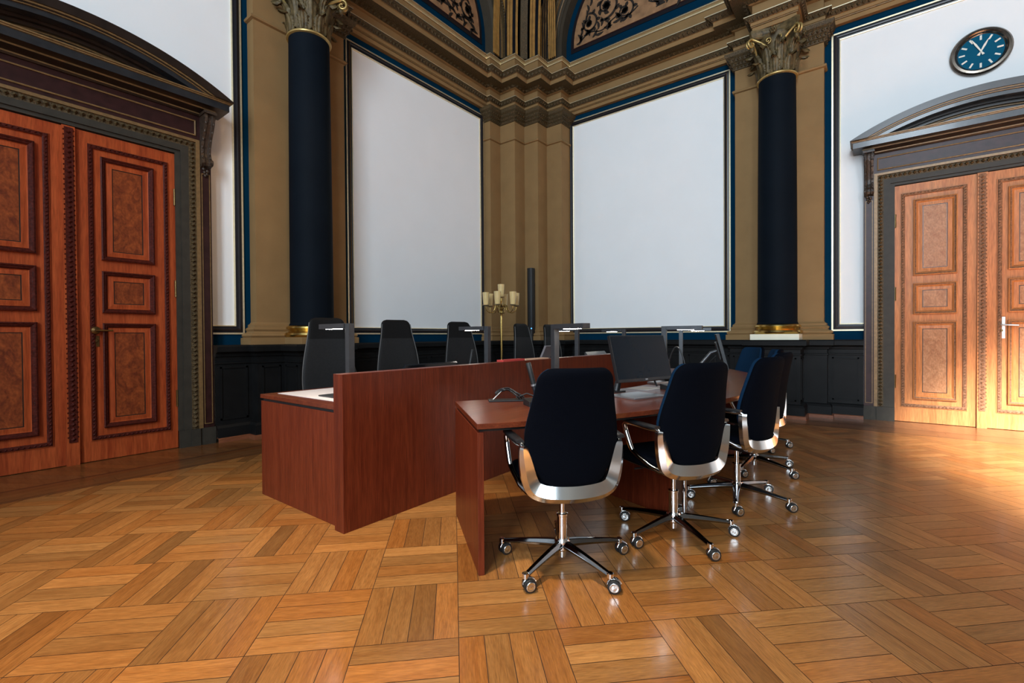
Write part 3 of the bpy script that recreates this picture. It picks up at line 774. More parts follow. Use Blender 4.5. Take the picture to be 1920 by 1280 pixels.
for nm, a, L, w, y in (('hour_hand', R(27), .150, .013, -.046), ('minute_hand', R(-27), .185, .011, -.052)):
    b = MB(); u = (math.sin(a), math.cos(a)); t = (u[1], -u[0])
    pr = [(-.052, w*1.1), (-.03, w*.9), (-.02, w*.5), (L*.55, w*.9), (L, w*.25)]
    P = [(u[0]*r+t[0]*ww, u[1]*r+t[1]*ww) for r, ww in pr]+[(u[0]*r-t[0]*ww, u[1]*r-t[1]*ww) for r, ww in pr[::-1]]
    n = len(P); b.add([(x,y+.004,z) for x, z in P]+[(x,y,z) for x, z in P], [tuple(range(2*n-1, n-1, -1))]+[(i,(i+1)%n,n+(i+1)%n,n+i) for i in range(n)])
    b.build(nm, M['ivory'], ck)
b = MB(); b.lathe([(.012,-.03),(.012,-.058),(.004,-.060)], (0,0,0), 12, axis='y'); b.build('hub', M['ivory'], ck)

# ------------------------------------------------------------------ judges' bench
BY0, BY1 = 1.592, 6.95
bench = empty('judges_bench', (-3.13, 4.27, 0)); tag(bench, 'long mahogany judges bench with raised front screen', 'bench')
def at(root, x, y, z=0): return (x-root.location.x, y-root.location.y, z-root.location.z)
def bbox(root, x0, x1, y0, y1, z0, z1, name, m, bevel=.002, parent=None):
    b = MB(); l = root.location; b.box(x0-l.x, x1-l.x, y0-l.y, y1-l.y, z0-l.z, z1-l.z)
    return b.build(name, m, parent or root, bevel=bevel)
bbox(bench, -2.645, -2.545, BY0, BY1, 0, .976, 'front_screen', M['bench'], .0015)
bbox(bench, -3.715, -2.645, BY0+.038, BY0+.072, 0, .722, 'end_panel', M['bench'], .0015)
bbox(bench, -3.715, -2.645, BY1-.072, BY1-.038, 0, .722, 'end_panel', M['bench'], .0015)
bbox(bench, -2.72, -2.645, BY0+.072, BY1-.072, .10, .722, 'modesty_panel', M['bench'], .0015)
bbox(bench, -3.70, -2.645, BY0+.05, BY1-.05, .722, .742, 'shadow_gap_rail', M['blackp'], 0)
dt = bbox(bench, -3.72, -2.645, BY0+.034, BY1-.034, .742, .772, 'desk_top', M['top'], .002)
bbox(bench, -3.64, -2.75, BY0+.13, BY1-.13, .772, .7745, 'writing_surface', M['inlay'], 0, parent=dt)

# ------------------------------------------------------------------ curved front table
TC = (-4.678, 4.147); RO, RI, TZ = 3.96, 3.10, .765
TA0, TA1 = R(-37.9), R(37.6)
table = empty('curved_table', (TC[0]+3.5, TC[1], 0)); tag(table, 'curved mahogany table with navy swivel chairs along its outer edge', 'table')
def tp(r, a): return (TC[0]+r*math.cos(a)-table.location.x, TC[1]+r*math.sin(a)-table.location.y)
def arcpoly(r0, r1, a0, a1, n=48):
    return [tp(r1, a0+(a1-a0)*i/n) for i in range(n+1)]+[tp(r0, a1+(a0-a1)*i/n) for i in range(n+1)]
b = MB(); b.prism(arcpoly(RI, RO, TA0, TA1), TZ-.028, TZ); b.build('table_top', M['top'], table, bevel=.0015)
b = MB(); b.prism(arcpoly(RI+.03, RO-.03, TA0+.004, TA1-.004), TZ-.045, TZ-.028); b.build('shadow_gap_rail', M['blackp'], table)
for i, (a, r0, r1) in enumerate(((TA0+.0045, RI+.01, RO-.005), (R(-16.5), RI+.1, RO-.16), (R(12), RI+.1, RO-.16), (TA1-.0045, RI+.01, RO-.005))):
    u = (math.cos(a), math.sin(a)); t = (-u[1], u[0]); h = .0155
    P = [(tp(r0, a)[0]-t[0]*h, tp(r0, a)[1]-t[1]*h), (tp(r1, a)[0]-t[0]*h, tp(r1, a)[1]-t[1]*h), (tp(r1, a)[0]+t[0]*h, tp(r1, a)[1]+t[1]*h), (tp(r0, a)[0]+t[0]*h, tp(r0, a)[1]+t[1]*h)]
    b = MB(); b.prism(P, 0, TZ-.045); b.build('end_panel' if i in (0, 3) else 'support_panel', M['bench'], table, bevel=.0015)
b = MB(); p = tp(RO-.12, R(-15.6)); b.lathe([(.016,0),(.016,TZ-.045)], (p[0], p[1], 0), 14); b.build('support_leg', M['chrome'], table)
# ------------------------------------------------------------------ swivel chairs
def superloop(cx, cy, z, w, t, n=28, e=.45, cave=0, tilt=0):
    P = []
    for i in range(n):
        a = 2*PI*i/n; c, s = math.cos(a), math.sin(a)
        x = w/2*math.copysign(abs(c)**e, c); y = t/2*math.copysign(abs(s)**e, s)
        y += cave*(2*x/w)**2*w*.5
        P.append((cx+x, cy+y, z))
    return P
def interp(tab, z):
    for (z0, v0), (z1, v1) in zip(tab, tab[1:]):
        if z <= z1:
            t = (z-z0)/(z1-z0); t = t*t*(3-2*t) if False else t
            return v0+(v1-v0)*t
    return tab[-1][1]
def smooth_tab(tab, z):          # Catmull-Rom through (z, v)
    n = len(tab)
    for i in range(n-1):
        if z <= tab[i+1][0] or i == n-2:
            p1, p2 = tab[i], tab[i+1]; p0 = tab[max(i-1, 0)]; p3 = tab[min(i+2, n-1)]
            t = (z-p1[0])/(p2[0]-p1[0]); t = min(1, max(0, t))
            m1 = (p2[1]-p0[1])/max(p2[0]-p0[0], 1e-6)*(p2[0]-p1[0]); m2 = (p3[1]-p1[1])/max(p3[0]-p1[0], 1e-6)*(p2[0]-p1[0])
            return (2*t**3-3*t*t+1)*p1[1]+(t**3-2*t*t+t)*m1+(-2*t**3+3*t*t)*p2[1]+(t**3-t*t)*m2
    return tab[-1][1]
def star_base(root, a0, face=-PI/2):
    b = MB(); b.lathe([(.030,.075),(.040,.085),(.042,.125),(.036,.135)], n=20)
    for k in range(5):
        a = a0+k*2*PI/5; u = (math.cos(a), math.sin(a)); t = (-u[1], u[0]); secs = []
        for j in range(7):
            q = j/6; r = .025+.315*q; hw = .026-.011*q; zt = .130-.042*q**1.3; hh = .040-.020*q
            secs.append([(u[0]*r+t[0]*x, u[1]*r+t[1]*x, z) for x, z in ((-hw*.45, zt), (hw*.45, zt), (hw, zt-hh*.55), (hw*.7, zt-hh), (-hw*.7, zt-hh), (-hw, zt-hh*.55))])
        b.loft(secs, 1, False)
        b.lathe([(.016,.066),(.017,.088),(.012,.091)], (u[0]*.338, u[1]*.338, 0), 14, 0)
    b.build('star_base', [M['chrome'], M['alud']], root, bevel=.0025)
    for k in range(5):
        a = a0+k*2*PI/5; u = (math.cos(a), math.sin(a))
        h = face+PI/2+(.15, -.35, .25, -.15, .4)[k]; f = (math.cos(h), math.sin(h)); x = (-f[1], f[0])
        c = (u[0]*.338+f[0]*.018, u[1]*.338+f[1]*.018, .0315)
        b = MB(); b.tube([(u[0]*.338, u[1]*.338, .070), (u[0]*.338, u[1]*.338, .050), c], [.008, .008, .007], 8)
        rows = []
        for j in range(7):
            th = R(10)+j*R(150)/6
            rows.append([(c[0]+f[0]*(-math.cos(th))*rr+x[0]*w, c[1]+f[1]*(-math.cos(th))*rr+x[1]*w, c[2]+math.sin(th)*rr) for rr, w in ((.028,-.007),(.036,-.007),(.036,.007),(.028,.007))])
        b.loft(rows, 0, True)
        cs = b.build('caster', M['chrome'], root)
        for s in (-1, 1):
            b = MB(); prof = [(.024,-.0085),(.030,-.0075),(.0315,-.004),(.0315,.004),(.030,.0075),(.024,.0085)]
            vs = []; n = 22; fs = []
            for (r, w) in prof:
                for i in range(n):
                    th = 2*PI*i/n
                    vs.append((c[0]+f[0]*r*math.cos(th)+x[0]*(w+s*.0165), c[1]+f[1]*r*math.cos(th)+x[1]*(w+s*.0165), c[2]+r*math.sin(th)))
            for k2 in range(len(prof)-1):
                for i in range(n): fs.append((k2*n+i, k2*n+(i+1)%n, (k2+1)*n+(i+1)%n, (k2+1)*n+i))
            fs += [tuple(range(n)), tuple(range((len(prof)-1)*n, len(prof)*n))]
            b.add(vs, fs, 0, False); b.build('wheel', M['rubber'], cs)
            b = MB(); vs = []; prof = [(.0225, .008), (.0225, .0105), (.019, .0125), (.017, .0105), (.010, .0125), (.001, .0132)]; fs = []
            for (r, w) in prof:
                for i in range(n):
                    th = 2*PI*i/n
                    vs.append((c[0]+f[0]*r*math.cos(th)+x[0]*s*(w+.0165), c[1]+f[1]*r*math.cos(th)+x[1]*s*(w+.0165), c[2]+r*math.sin(th)))
            for k2 in range(len(prof)-1):
                for i in range(n): fs.append((k2*n+i, k2*n+(i+1)%n, (k2+1)*n+(i+1)%n, (k2+1)*n+i))
            b.add(vs, fs, 0, True); b.build('hub_cap', M['alu'], cs)
    b = MB(); b.lathe([(.020,.04),(.020,.085)], n=18); b.lathe([(.0275,.125),(.0275,.255),(.031,.258),(.031,.268),(.024,.270)], n=20); b.lathe([(.0145,.262),(.0145,.385)], n=16)
    b.build('gas_column', M['chrome'], root)
M['alud'] = plain('polished black chrome arm', (.22, .22, .225), .10, metal=1, noise=.02)
def swivel_chair(fab, a0, face):
    root = empty('swivel_chair')
    star_base(root, a0, face)
    b = MB(); b.box(-.075, .075, -.16, .14, .375, .418); b.box(-.10, .10, -.10, .10, .405, .43); b.tube([(.06,.05,.395),(.20,.06,.40),(.235,.065,.40)], .006, 8)
    b.tube([(-.06,.10,.395),(-.21,.10,.395)], .006, 8); b.build('tilt_mechanism', M['blackp'], root, bevel=.004)
    b = MB(); secs = []
    for (z, w, d, yc) in ((.428,.40,.40,.06),(.436,.455,.44,.062),(.455,.475,.46,.064),(.482,.475,.46,.064),(.497,.455,.44,.063),(.503,.40,.38,.06)):
        secs.append(superloop(0, yc, z, w, d, 36, .42))
    b.loft(secs, 0, True); b.build('seat', fab, root)
    b = MB(); b.loft([superloop(0, .03, z, w, d, 28, .4) for z, w, d in ((.418,.36,.36),(.424,.42,.42),(.432,.43,.43))], 0, True); b.build('seat_pan', M['blackp'], root)
    # back cushion
    WT = [(.470,.26),(.50,.315),(.56,.395),(.63,.455),(.69,.478),(.76,.468),(.84,.437),(.92,.405),(1.0,.378),(1.05,.362)]
    YT = [(.470,-.172),(.56,-.182),(.69,-.190),(.80,-.206),(.92,-.230),(1.05,-.262)]
    b = MB(); secs = []
    zs = [.470,.474,.482,.495]+[.52+.04*i for i in range(12)]+[.985,1.0,1.015,1.028,1.038,1.045,1.0485,1.05]
    for z in zs:
        w = smooth_tab(WT, z); y = smooth_tab(YT, z); t = .066-.012*max(0, (z-.7)/.35)
        if z > .985:
            q = (z-.985)/.065; w -= 2*.062*(1-math.sqrt(max(0, 1-q*q))); t *= max(.25, math.sqrt(max(0, 1-q**4)))
        if z < .495:
            q = (.495-z)/.025; w -= 2*.04*(1-math.sqrt(max(0, 1-q*q))); t *= max(.3, math.sqrt(max(0, 1-q**4)))
        secs.append(superloop(0, y-.018, z, w, t, 40, .5, .24))
    b.loft(secs, 0, True); b.build('backrest', fab, root)
    b = MB(); secs = []                          # front pad of the back, lamplight put into its blue
    for z in zs[1:-2]:
        w = smooth_tab(WT, z)-.012; y = smooth_tab(YT, z); t = .052-.012*max(0, (z-.7)/.35)
        if z > .985:
            q = (z-.985)/.065; w -= 2*.062*(1-math.sqrt(max(0, 1-q*q))); t *= max(.3, math.sqrt(max(0, 1-q**4)))
        if z < .495:
            q = (.495-z)/.025; w -= 2*.04*(1-math.sqrt(max(0, 1-q*q))); t *= max(.3, math.sqrt(max(0, 1-q**4)))
        secs.append(superloop(0, y+.010, z, w, t, 40, .5, .25))
    b.loft(secs, 0, True); b.build('front_pad', M['fablit'], root)
    # polished U shell
    path = [(.248,.675),(.247,.66),(.241,.615),(.231,.56),(.218,.505),(.197,.463),(.155,.444),(.10,.438),(.05,.436)]
    full = path+[(0,.435)]+[(-x, z) for x, z in path[::-1]]
    hwv = [.012,.020,.028,.034,.038,.041,.042,.042,.042]; hwv = hwv+[.042]+hwv[::-1]
    fine = []; K0 = len(full)
    for i in range(K0-1):
        for t in (0, .25, .5, .75):
            q = []
            for c in (0, 1, 2):
                g = lambda k: (full[min(max(k, 0), K0-1)]+(hwv[min(max(k, 0), K0-1)],))[c]
                p0, p1, p2, p3 = g(i-1), g(i), g(i+1), g(i+2)
                q.append(.5*(2*p1+(p2-p0)*t+(2*p0-5*p1+4*p2-p3)*t*t+(3*p1-p0-3*p2+p3)*t**3))
            fine.append(q)
    fine.append(full[-1]+(hwv[-1],)); K = len(fine); rows = []
    for i, (x, z, hw) in enumerate(fine):
        p0, p1 = fine[max(i-1, 0)], fine[min(i+1, K-1)]; dx, dz = p1[0]-p0[0], p1[1]-p0[1]; L = math.hypot(dx, dz); nx, nz = -dz/L, dx/L
        if nx*x+nz*(z-.7) > 0: nx, nz = -nx, -nz           # n points inwards
        y = smooth_tab(YT, max(z, .470))-.046+.24*.24*(x/.24)**2
        row = []
        for (q, dy) in ((1.0, .014), (1.0, -.004), (-.36, -.020), (-1.0, .004), (-1.0, .03), (.0, .026)):
            row.append((x+nx*hw*q, y+dy, z+nz*hw*q))
        rows.append(row)
    b = MB()
    for e in range(6): b.loft([[r[e], r[(e+1) % 6]] for r in rows], 0, True, closed=False)
    b.add(rows[0], [(0,1,2,3,4,5)]); b.add(rows[-1], [(5,4,3,2,1,0)])
    # lip running forward under the seat
    secs = []
    for (y, w, z0, z1) in ((-.212,.150,.418,.436),(-.16,.150,.408,.424),(-.11,.13,.402,.416),(-.06,.10,.400,.412)):
        secs.append([(-w, y, z1), (w, y, z1), (w*.9, y, z0), (-w*.9, y, z0)])
    b.loft(secs, 0, False)
    b.build('back_shell', M['alu'], root)
    for s in (-1, 1):
        b = MB()
        b.tube([(s*.246,-.172,.664),(s*.252,-.150,.680),(s*.262,-.115,.680),(s*.268,-.09,.680),(s*.272,.06,.686),(s*.275,.10,.683),(s*.276,.112,.668),(s*.274,.095,.62),(s*.270,.060,.545),(s*.268,.045,.525)],
               [.014,.015,.014,.012,.012,.0135,.015,.016,.015,.012], 10)
        b.tube([(s*.268,.048,.527),(s*.262,.0,.500),(s*.248,-.09,.462),(s*.222,-.13,.442),(s*.19,-.185,.450)], [.013,.012,.013,.017,.021], 10, 1)
        ar = b.build('arm_frame', [M['chrome'], M['alud']], root)
        b = MB(); secs = []
        for j in range(9):
            q = j/8; y = -.16+.26*q; hw = .021+.006*math.sin(q*PI)
            x = s*(.262+.014*q); z = .692+.006*q
            secs.append([(x-hw, y, z-.006), (x-hw*.8, y, z+.008), (x, y, z+.011), (x+hw*.8, y, z+.008), (x+hw, y, z-.006), (x, y, z-.009)])
        b.loft(secs, 0, True); b.build('armrest_pad', M['blackp'], ar)
    return root
CH = [((-1.29, 2.085), 140, -89, 'fabric', 'navy swivel chair nearest the near end of the curved table'),
      ((-.945, 2.80), 152, -38, 'fabric', 'second navy swivel chair, just beyond the big tilted monitor'),
      ((-.775, 3.66), 166, -7, 'fabric', 'third navy swivel chair along the curved table, seen from its side'),
      ((-.83, 4.60), 172, -24, 'fabric', 'fourth navy swivel chair, half hidden beyond the third one'),
      ((-1.02, 5.55), 196, 20, 'fabric', 'blue swivel chair showing only its backrest behind the fourth chair'),
      ((-1.33, 6.33), 226, 50, 'fabric', 'blue swivel chair at the far end of the curved table facing the room')]
first = None
for (p, f, a, fb, lab) in CH:
    rz = R(f-90)
    ch = swivel_chair(M[fb], R(a)-rz, math.atan2(-p[1], -p[0])+.25-rz)
    ch.location = (p[0], p[1], 0); ch.rotation_euler = (0, 0, rz)
    tag(ch, lab, 'chair', 'swivel chairs at the curved table')

# ------------------------------------------------------------------ judges' chairs
def judge_chair():
    root = empty('executive_chair'); star_base(root, .3)
    b = MB(); b.box(-.08, .08, -.15, .14, .375, .43); b.build('tilt_mechanism', M['blackp'], root, bevel=.004)
    b = MB(); b.loft([superloop(0, .03, z, w, d, 32, .42) for z, w, d in ((.43,.42,.42),(.445,.49,.49),(.48,.50,.50),(.505,.48,.48),(.512,.42,.42))], 0, True); b.build('seat', M['leather'], root)
    WT = [(.50,.40),(.65,.475),(.80,.495),(.95,.475),(1.10,.425),(1.22,.375),(1.32,.345),(1.40,.325)]
    YT = [(.50,-.20),(.70,-.235),(.95,-.245),(1.15,-.265),(1.40,-.305)]
    def slab(z0, z1, name, m, top, grow=0):
        b = MB(); secs = []; n = 22
        for i in range(n+1):
            z = z0+(z1-z0)*i/n; w = smooth_tab(WT, z); t = .075-.02*max(0, (z-.8)/.6); y = smooth_tab(YT, z)
            if top and z > z1-.06:
                q = (z-z1+.06)/.06; w -= 2*.058*(1-math.sqrt(max(0, 1-q*q))); t *= max(.3, math.sqrt(max(0, 1-q**4)))
            if not top and i == 0: w *= .9; t *= .5
            secs.append(superloop(0, y, z, w+grow, t+grow, 36, .5, .09))
        b.loft(secs, 0, True); return b.build(name, m, root)
    slab(.50, 1.195, 'backrest', M['leather'], False); slab(1.190, 1.40, 'headrest', M['leatherd'], True)
    for s in (-1, 1):
        b = MB(); path = []
        for i in range(16):
            z = .56+.79*i/15; path.append((s*(smooth_tab(WT, z)/2-.001), smooth_tab(YT, z)+.09*smooth_tab(WT, z)*.5+.018, z))
        b.tube(path, .005, 6); b.build('piping', M['piping'], root)
        b = MB(); b.tube([(s*.25,-.06,.47),(s*.295,-.05,.49),(s*.30,-.02,.66),(s*.298,.0,.672)], .012, 8)
        ar = b.build('arm_frame', M['chrome'], root)
        b = MB(); b.loft([superloop(s*.297, .04, z, w, d, 20, .5) for z, w, d in ((.672,.045,.23),(.682,.06,.25),(.694,.055,.24))], 0, True); b.build('armrest_pad', M['blackp'], ar)
    return root
JL = ['black high-backed leather chair at the near end of the judges bench', 'black high-backed chair, second along the judges bench, before the white field',
      'black high-backed chair, third along the bench, before the right part of the white field', 'black high-backed chair beside the brass candelabrum behind the bench',
      'black high-backed chair at the far end of the bench, mostly hidden by a lamp post']
J0 = judge_chair()
for i, (y, f) in enumerate(((2.43, -16), (3.28, -15), (4.31, -13), (5.74, -1), (6.55, -1))):
    loc = (-4.0, y, 0); rz = R(f-90)
    ch = J0 if i == 0 else dup(J0, loc, rz)
    ch.location = loc; ch.rotation_euler = (0, 0, rz); tag(ch, JL[i], 'chair', 'high-backed chairs behind the judges bench')

# ------------------------------------------------------------------ desk lamps
def desk_lamp():
    root = empty('desk_lamp')
    b = MB(); b.box(-.07, .07, -.06, .06, 0, .008); b.build('base_plate', M['graph'], root, bevel=.002)
    b = MB(); b.box(-.0225, .0225, -.0225, .0225, .008, .523); b.build('post', M['graph'], root, bevel=.0025)
    b = MB(); b.box(.0225, .335, -.034, .034, .488, .523); o = b.build('lamp_head', M['graph'], root, bevel=.002)
    b = MB(); b.box(.12, .26, -.022, .022, .4855, .4885); b.build('light_panel', M['led'], o)
    return root
L0 = desk_lamp()
LL = [(-2.80, 1.812, .7745, 180, 'graphite desk lamp on the bench beside its near end'), (-2.80, 3.24, .7745, 180, 'graphite desk lamp on the bench next to the red folder'),
      (-2.80, 4.89, .7745, 180, 'graphite desk lamp on the bench behind the post of the nearest table lamp'), (-2.80, 6.23, .7745, 180, 'graphite desk lamp at the far end of the bench behind the monitor'),
      (-1.838, 2.885, TZ, -18, 'graphite desk lamp nearest on the curved table behind the first chair'), (-1.535, 4.31, TZ, 8, 'graphite desk lamp on the curved table behind the big tilted monitor'),
      (-1.80, 5.62, TZ, 14, 'graphite desk lamp farthest along the curved table')]
for i, (x, y, z, a, lab) in enumerate(LL):
    o = L0 if i == 0 else dup(L0, (x, y, z), R(a))
    o.location = (x, y, z); o.rotation_euler = (0, 0, R(a)); tag(o, lab, 'desk lamp', 'graphite desk lamps')

# ------------------------------------------------------------------ candelabrum
cd = empty('floor_candelabrum', (-4.9, 6.03, 0)); tag(cd, 'tall brass candelabrum with seven cream glass cups behind the bench', 'floor lamp')
b = MB(); b.lathe([(.19,0),(.19,.012),(.17,.022),(.06,.04),(.03,.07),(.022,.1)], n=32); b.build('foot', M['brass'], cd)
b = MB(); b.lathe([(.019,.09),(.021,.8),(.024,.81),(.021,.82),(.019,1.55),(.026,1.585),(.032,1.60),(.026,1.625),(.017,1.64)], n=16); b.build('pole', M['brass'], cd)
b = MB(); b.lathe([(.017,1.64),(.040,1.66),(.048,1.69),(.030,1.72),(.012,1.75),(.02,1.80),(.012,1.85)], n=16); b.ball((0,0,1.69), .045, .045, .04, 12, 8, 1); b.build('hub', [M['brass'], M['doorred']], cd)
def cup(par, x, y, z, hgt):
    b = MB(); b.lathe([(.040,0),(.044,.01),(.052,.10),(.058,hgt),(.055,hgt),(.049,.10),(.036,.012)], (x, y, z), 20); b.build('glass_cup', M['glass'], par)
    b = MB(); b.lathe([(.010,-.03),(.055,-.012),(.060,-.008),(.040,.002)], (x, y, z), 20); b.build('drip_pan', M['paleline'], par)
for k in range(6):
    a = R(56+60*k); u = (math.cos(a), math.sin(a))
    b = MB(); b.tube([(u[0]*r, u[1]*r, z) for r, z in ((.03,1.70),(.07,1.735),(.10,1.72),(.115,1.66),(.15,1.605),(.20,1.60),(.245,1.63),(.262,1.675),(.264,1.715))], .0075, 8)
    ar = b.build('arm', M['brass'], cd); cup(ar, u[0]*.264, u[1]*.264, 1.735, .20)
b = MB(); b.lathe([(.012,1.84),(.012,1.865)], n=10); ar = b.build('centre_stem', M['brass'], cd); cup(ar, 0, 0, 1.875, .20)

# ------------------------------------------------------------------ column loudspeaker on the corner pier
sp = empty('column_speaker', (-5.372, 7.56, 1.0)); tag(sp, 'slim black column loudspeaker on the corner pier behind the bench', 'loudspeaker')
b = MB(); b.loft([superloop(0, 0, z, .125, .13, 20, .5) for z in (.0, 1.56)], 0, True); b.build('cabinet', M['speaker'], sp)
b = MB(); b.box(-.064, -.05, -.03, .06, .0, 1.56); b.build('side_rail', M['graph'], sp)
b = MB(); b.box(-.03, .03, .06, .098, .3, .36); b.box(-.03, .03, .06, .098, 1.2, 1.26); b.build('wall_bracket', M['graph'], sp)
b = MB(); b.ball((.045, -.062, .36), .012, .008, .012); b.build('status_light', M['bled'], sp)

# ------------------------------------------------------------------ monitors, microphones, papers
def monitor(loc, yaw, tilt, w, h, standdir, label, cat='monitor'):
    # local frame: +x is the screen normal, y to the viewer's right
    root = empty('monitor', loc, yaw); tag(root, label, cat)
    Rm = Matrix.Rotation(-tilt, 4, 'Y')
    def bx(x0, x1, y0, y1, z0, z1, name, m, par=None, bev=.002):
        b = MB(); b.box(x0, x1, y0, y1, z0, z1); b.v = [tuple(Rm @ Vector(v)+Vector((0, 0, loc_c))) for v in b.v]
        return b.build(name, m, par or root, bevel=bev)
    loc_c = 0
    s = bx(-.030, -.002, -w/2, w/2, -h/2, h/2, 'casing', M['blackp'])
    bx(-.003, .0005, -w/2+.008, w/2-.008, -h/2+.022, h/2-.008, 'screen', M['screen'], s, 0)
    bx(-.002, .001, -.012, .012, -h/2+.007, -h/2+.015, 'badge', M['silver'], s, 0)
    bx(-.055, -.030, -.12, .12, -.08, .10, 'back_housing', M['blackp'], s, .01)
    return root
mo = monitor((-1.40, 3.45, 1.031), R(-20), R(15), .60, .36, 0, 'big dark monitor tilted back on the curved table before the second chair')
# its stand
b = MB(); z0 = TZ-1.031
b.box(-.21, -.07, -.21, -.11, z0, z0+.012); b.tube([(-.12,-.16,z0+.01),(-.11,-.14,z0+.10),(-.075,-.05,-.06)], [.028,.024,.024], 10)
b.tube([(-.10,.06,-.03),(-.06,.16,-.12),(-.03,.20,z0+.03)], .008, 8)
b.build('stand', M['blackp'], mo)
m2 = monitor((-1.125, 4.76, 1.05), R(15.5), R(14), .56, .34, 0, 'dark monitor seen edge-on on a silver arm beyond the second chair')
b = MB(); z0 = TZ-1.05
b.tube([(-.05,0,.0),(-.11,.0,-.02),(-.26,-.04,z0+.08)], [.016,.016,.016], 10, 1); b.lathe([(.022,z0),(.022,z0+.10)], (-.26,-.04,0), 12, 0); b.lathe([(.06,z0),(.06,z0+.012)], (-.26,-.04,0), 18, 0)
b.build('arm', [M['blackp'], M['graph']], m2)
b = MB(); b.tube([(-.06,.03,-.05),(-.14,.05,-.14),(-.10,.08,z0+.10),(-.06,.02,z0+.09),(-.07,.0,-.08)], .005, 8); b.build('cable', M['blackp'], m2)

def mic(loc, rz, label, lean=(-.10, -.02), L=.30, box=True, th=1.0):
    root = empty('table_microphone', loc, rz); tag(root, label, 'microphone')
    b = MB()
    if box:
        secs = [[(-.085,-.06,0),(.085,-.06,0),(.085,.06,0),(-.085,.06,0)], [(-.085,-.06,.03),(.085,-.06,.03),(.085,.06,.042),(-.085,.06,.042)]]
        b.loft(secs, 0, False); b.build('base', M['blackp'], root, bevel=.003)
        b = MB(); b.lathe([(.006,.0),(.006,.004)], (.03,-.03,.034), 10); b.build('button', M['silver'], root)
        p0 = Vector((0, .03, .04))
    else:
        b.lathe([(.035,0),(.033,.015),(.01,.02)], n=18); b.build('base', M['blackp'], root); p0 = Vector((0, 0, .02))
    d = Vector((lean[0], lean[1], 1)).normalized()
    b = MB(); b.tube([p0, p0+d*L*.18, p0+d*L*.35], [.011*th, .012*th, .013*th], 10); b.build('gooseneck', M['blackp'], root)
    b = MB(); b.tube([p0+d*L*.35, p0+d*L*.40], .0145*th, 12); b.build('collar', M['silver'], root)
    b = MB(); b.tube([p0+d*L*.40, p0+d*L*.7, p0+d*L*.98, p0+d*L], [.013*th, .0125*th, .0125*th, .008*th], 12); b.build('capsule', M['speaker'], root)
    return root
mic((-1.665, 2.42, TZ), R(55), 'black table microphone with thick stalk at the near end of the curved table', lean=(-.24, .07), L=.235, th=1.35)
mic((-1.27, 3.77, TZ), R(60), 'black table microphone base beside the silver laptop', lean=(-.1, .05), L=.20)
mic((-1.54, 4.53, TZ), R(60), 'black microphone half hidden behind the second chair', lean=(-.35, .0), L=.30)
mic((-2.90, 1.965, .7745), R(180), 'slim microphone on the bench beside the nearest bench lamp', lean=(.12, .25), L=.36, box=False)
mic((-2.90, 3.07, .7745), R(180), 'slim microphone on the bench before the third high-backed chair', lean=(.0, -.25), L=.30, box=False)
# tray with cable bundle
tr = empty('cable_tray', (-1.95, 2.46, TZ), R(45)); tag(tr, 'flat black tray with a looped cable bundle and white tag', 'cable bundle')
b = MB(); b.box(-.13, .13, -.05, .05, 0, .010); b.build('tray', M['blackp'], tr, bevel=.003)
b = MB()
for k, (w, h) in enumerate(((.10, .075), (.085, .085), (.092, .068))):
    P = [(-.08+(.16+.02*k)*t/14, .02*math.sin(t*.9+k)+.012*k-.01, .014+h*math.sin(PI*min(1, .12+t/14*.88))**.8*(1-.35*t/14)) for t in range(15)]
    b.tube(P, .006, 8)
b.tube([(.06,.0,.02),(.13,-.02,.05),(.19,-.06,.03),(.26,-.10,.012)], .005, 8); b.build('cable_loop', M['blackp'], tr)
b = MB(); b.loft([[(-.10,-.015,.012),(-.10,.012,.012),(-.097,.012,.013),(-.097,-.015,.013)], [(-.045,-.010,.065),(-.045,.012,.065),(-.042,.012,.066),(-.042,-.010,.066)]], 0, False); b.build('tag', M['paper'], tr)
def flat(name, P, z, h, m, label, cat, bevel=.001):
    cx = sum(p[0] for p in P)/len(P); cy = sum(p[1] for p in P)/len(P)
    b = MB(); b.prism([(x-cx, y-cy) for x, y in P], 0, h); o = b.build(name, m, loc=(cx, cy, z), bevel=bevel); return tag(o, label, cat)
flat('closed_laptop', [(-1.262,2.975),(-1.165,3.27),(-1.395,3.355),(-1.49,3.06)], TZ, .014, M['silver'], 'closed silver laptop under the big tilted monitor', 'laptop', .003)
flat('paper_sheet', [(-1.60,3.60),(-1.55,3.82),(-1.36,3.78),(-1.41,3.56)], TZ, .002, M['paper'], 'white paper sheet behind the closed laptop', 'paper', 0)
flat('paper_sheet', [(-1.25,3.83),(-1.19,4.03),(-1.38,4.08),(-1.44,3.88)], TZ, .002, M['paper'], 'white paper sheet beside the microphone before the second chair', 'paper', 0)
flat('silver_device', [(-1.60,4.05),(-1.50,4.02),(-1.46,4.20),(-1.56,4.23)], TZ, .02, M['silver'], 'small flat silver device behind the microphone on the curved table', 'device', .003)
flat('tablet', [(-3.19,1.80),(-2.95,1.80),(-2.95,1.98),(-3.19,1.98)], .7745, .010, M['graph'], 'dark tablet lying on the pale surface at the near bench end', 'tablet', .003)
flat('red_folder', [(-2.640,3.18),(-2.640,3.50),(-2.565,3.50),(-2.565,3.18)], .976, .018, M['redf'], 'red folder lying on the top edge of the bench screen', 'folder', .002)
flat('paper_stack', [(-2.645,3.51),(-2.645,3.90),(-2.56,3.90),(-2.56,3.51)], .976, .012, M['peachp'], 'peach coloured papers on the bench screen beyond the red folder', 'papers', .001)
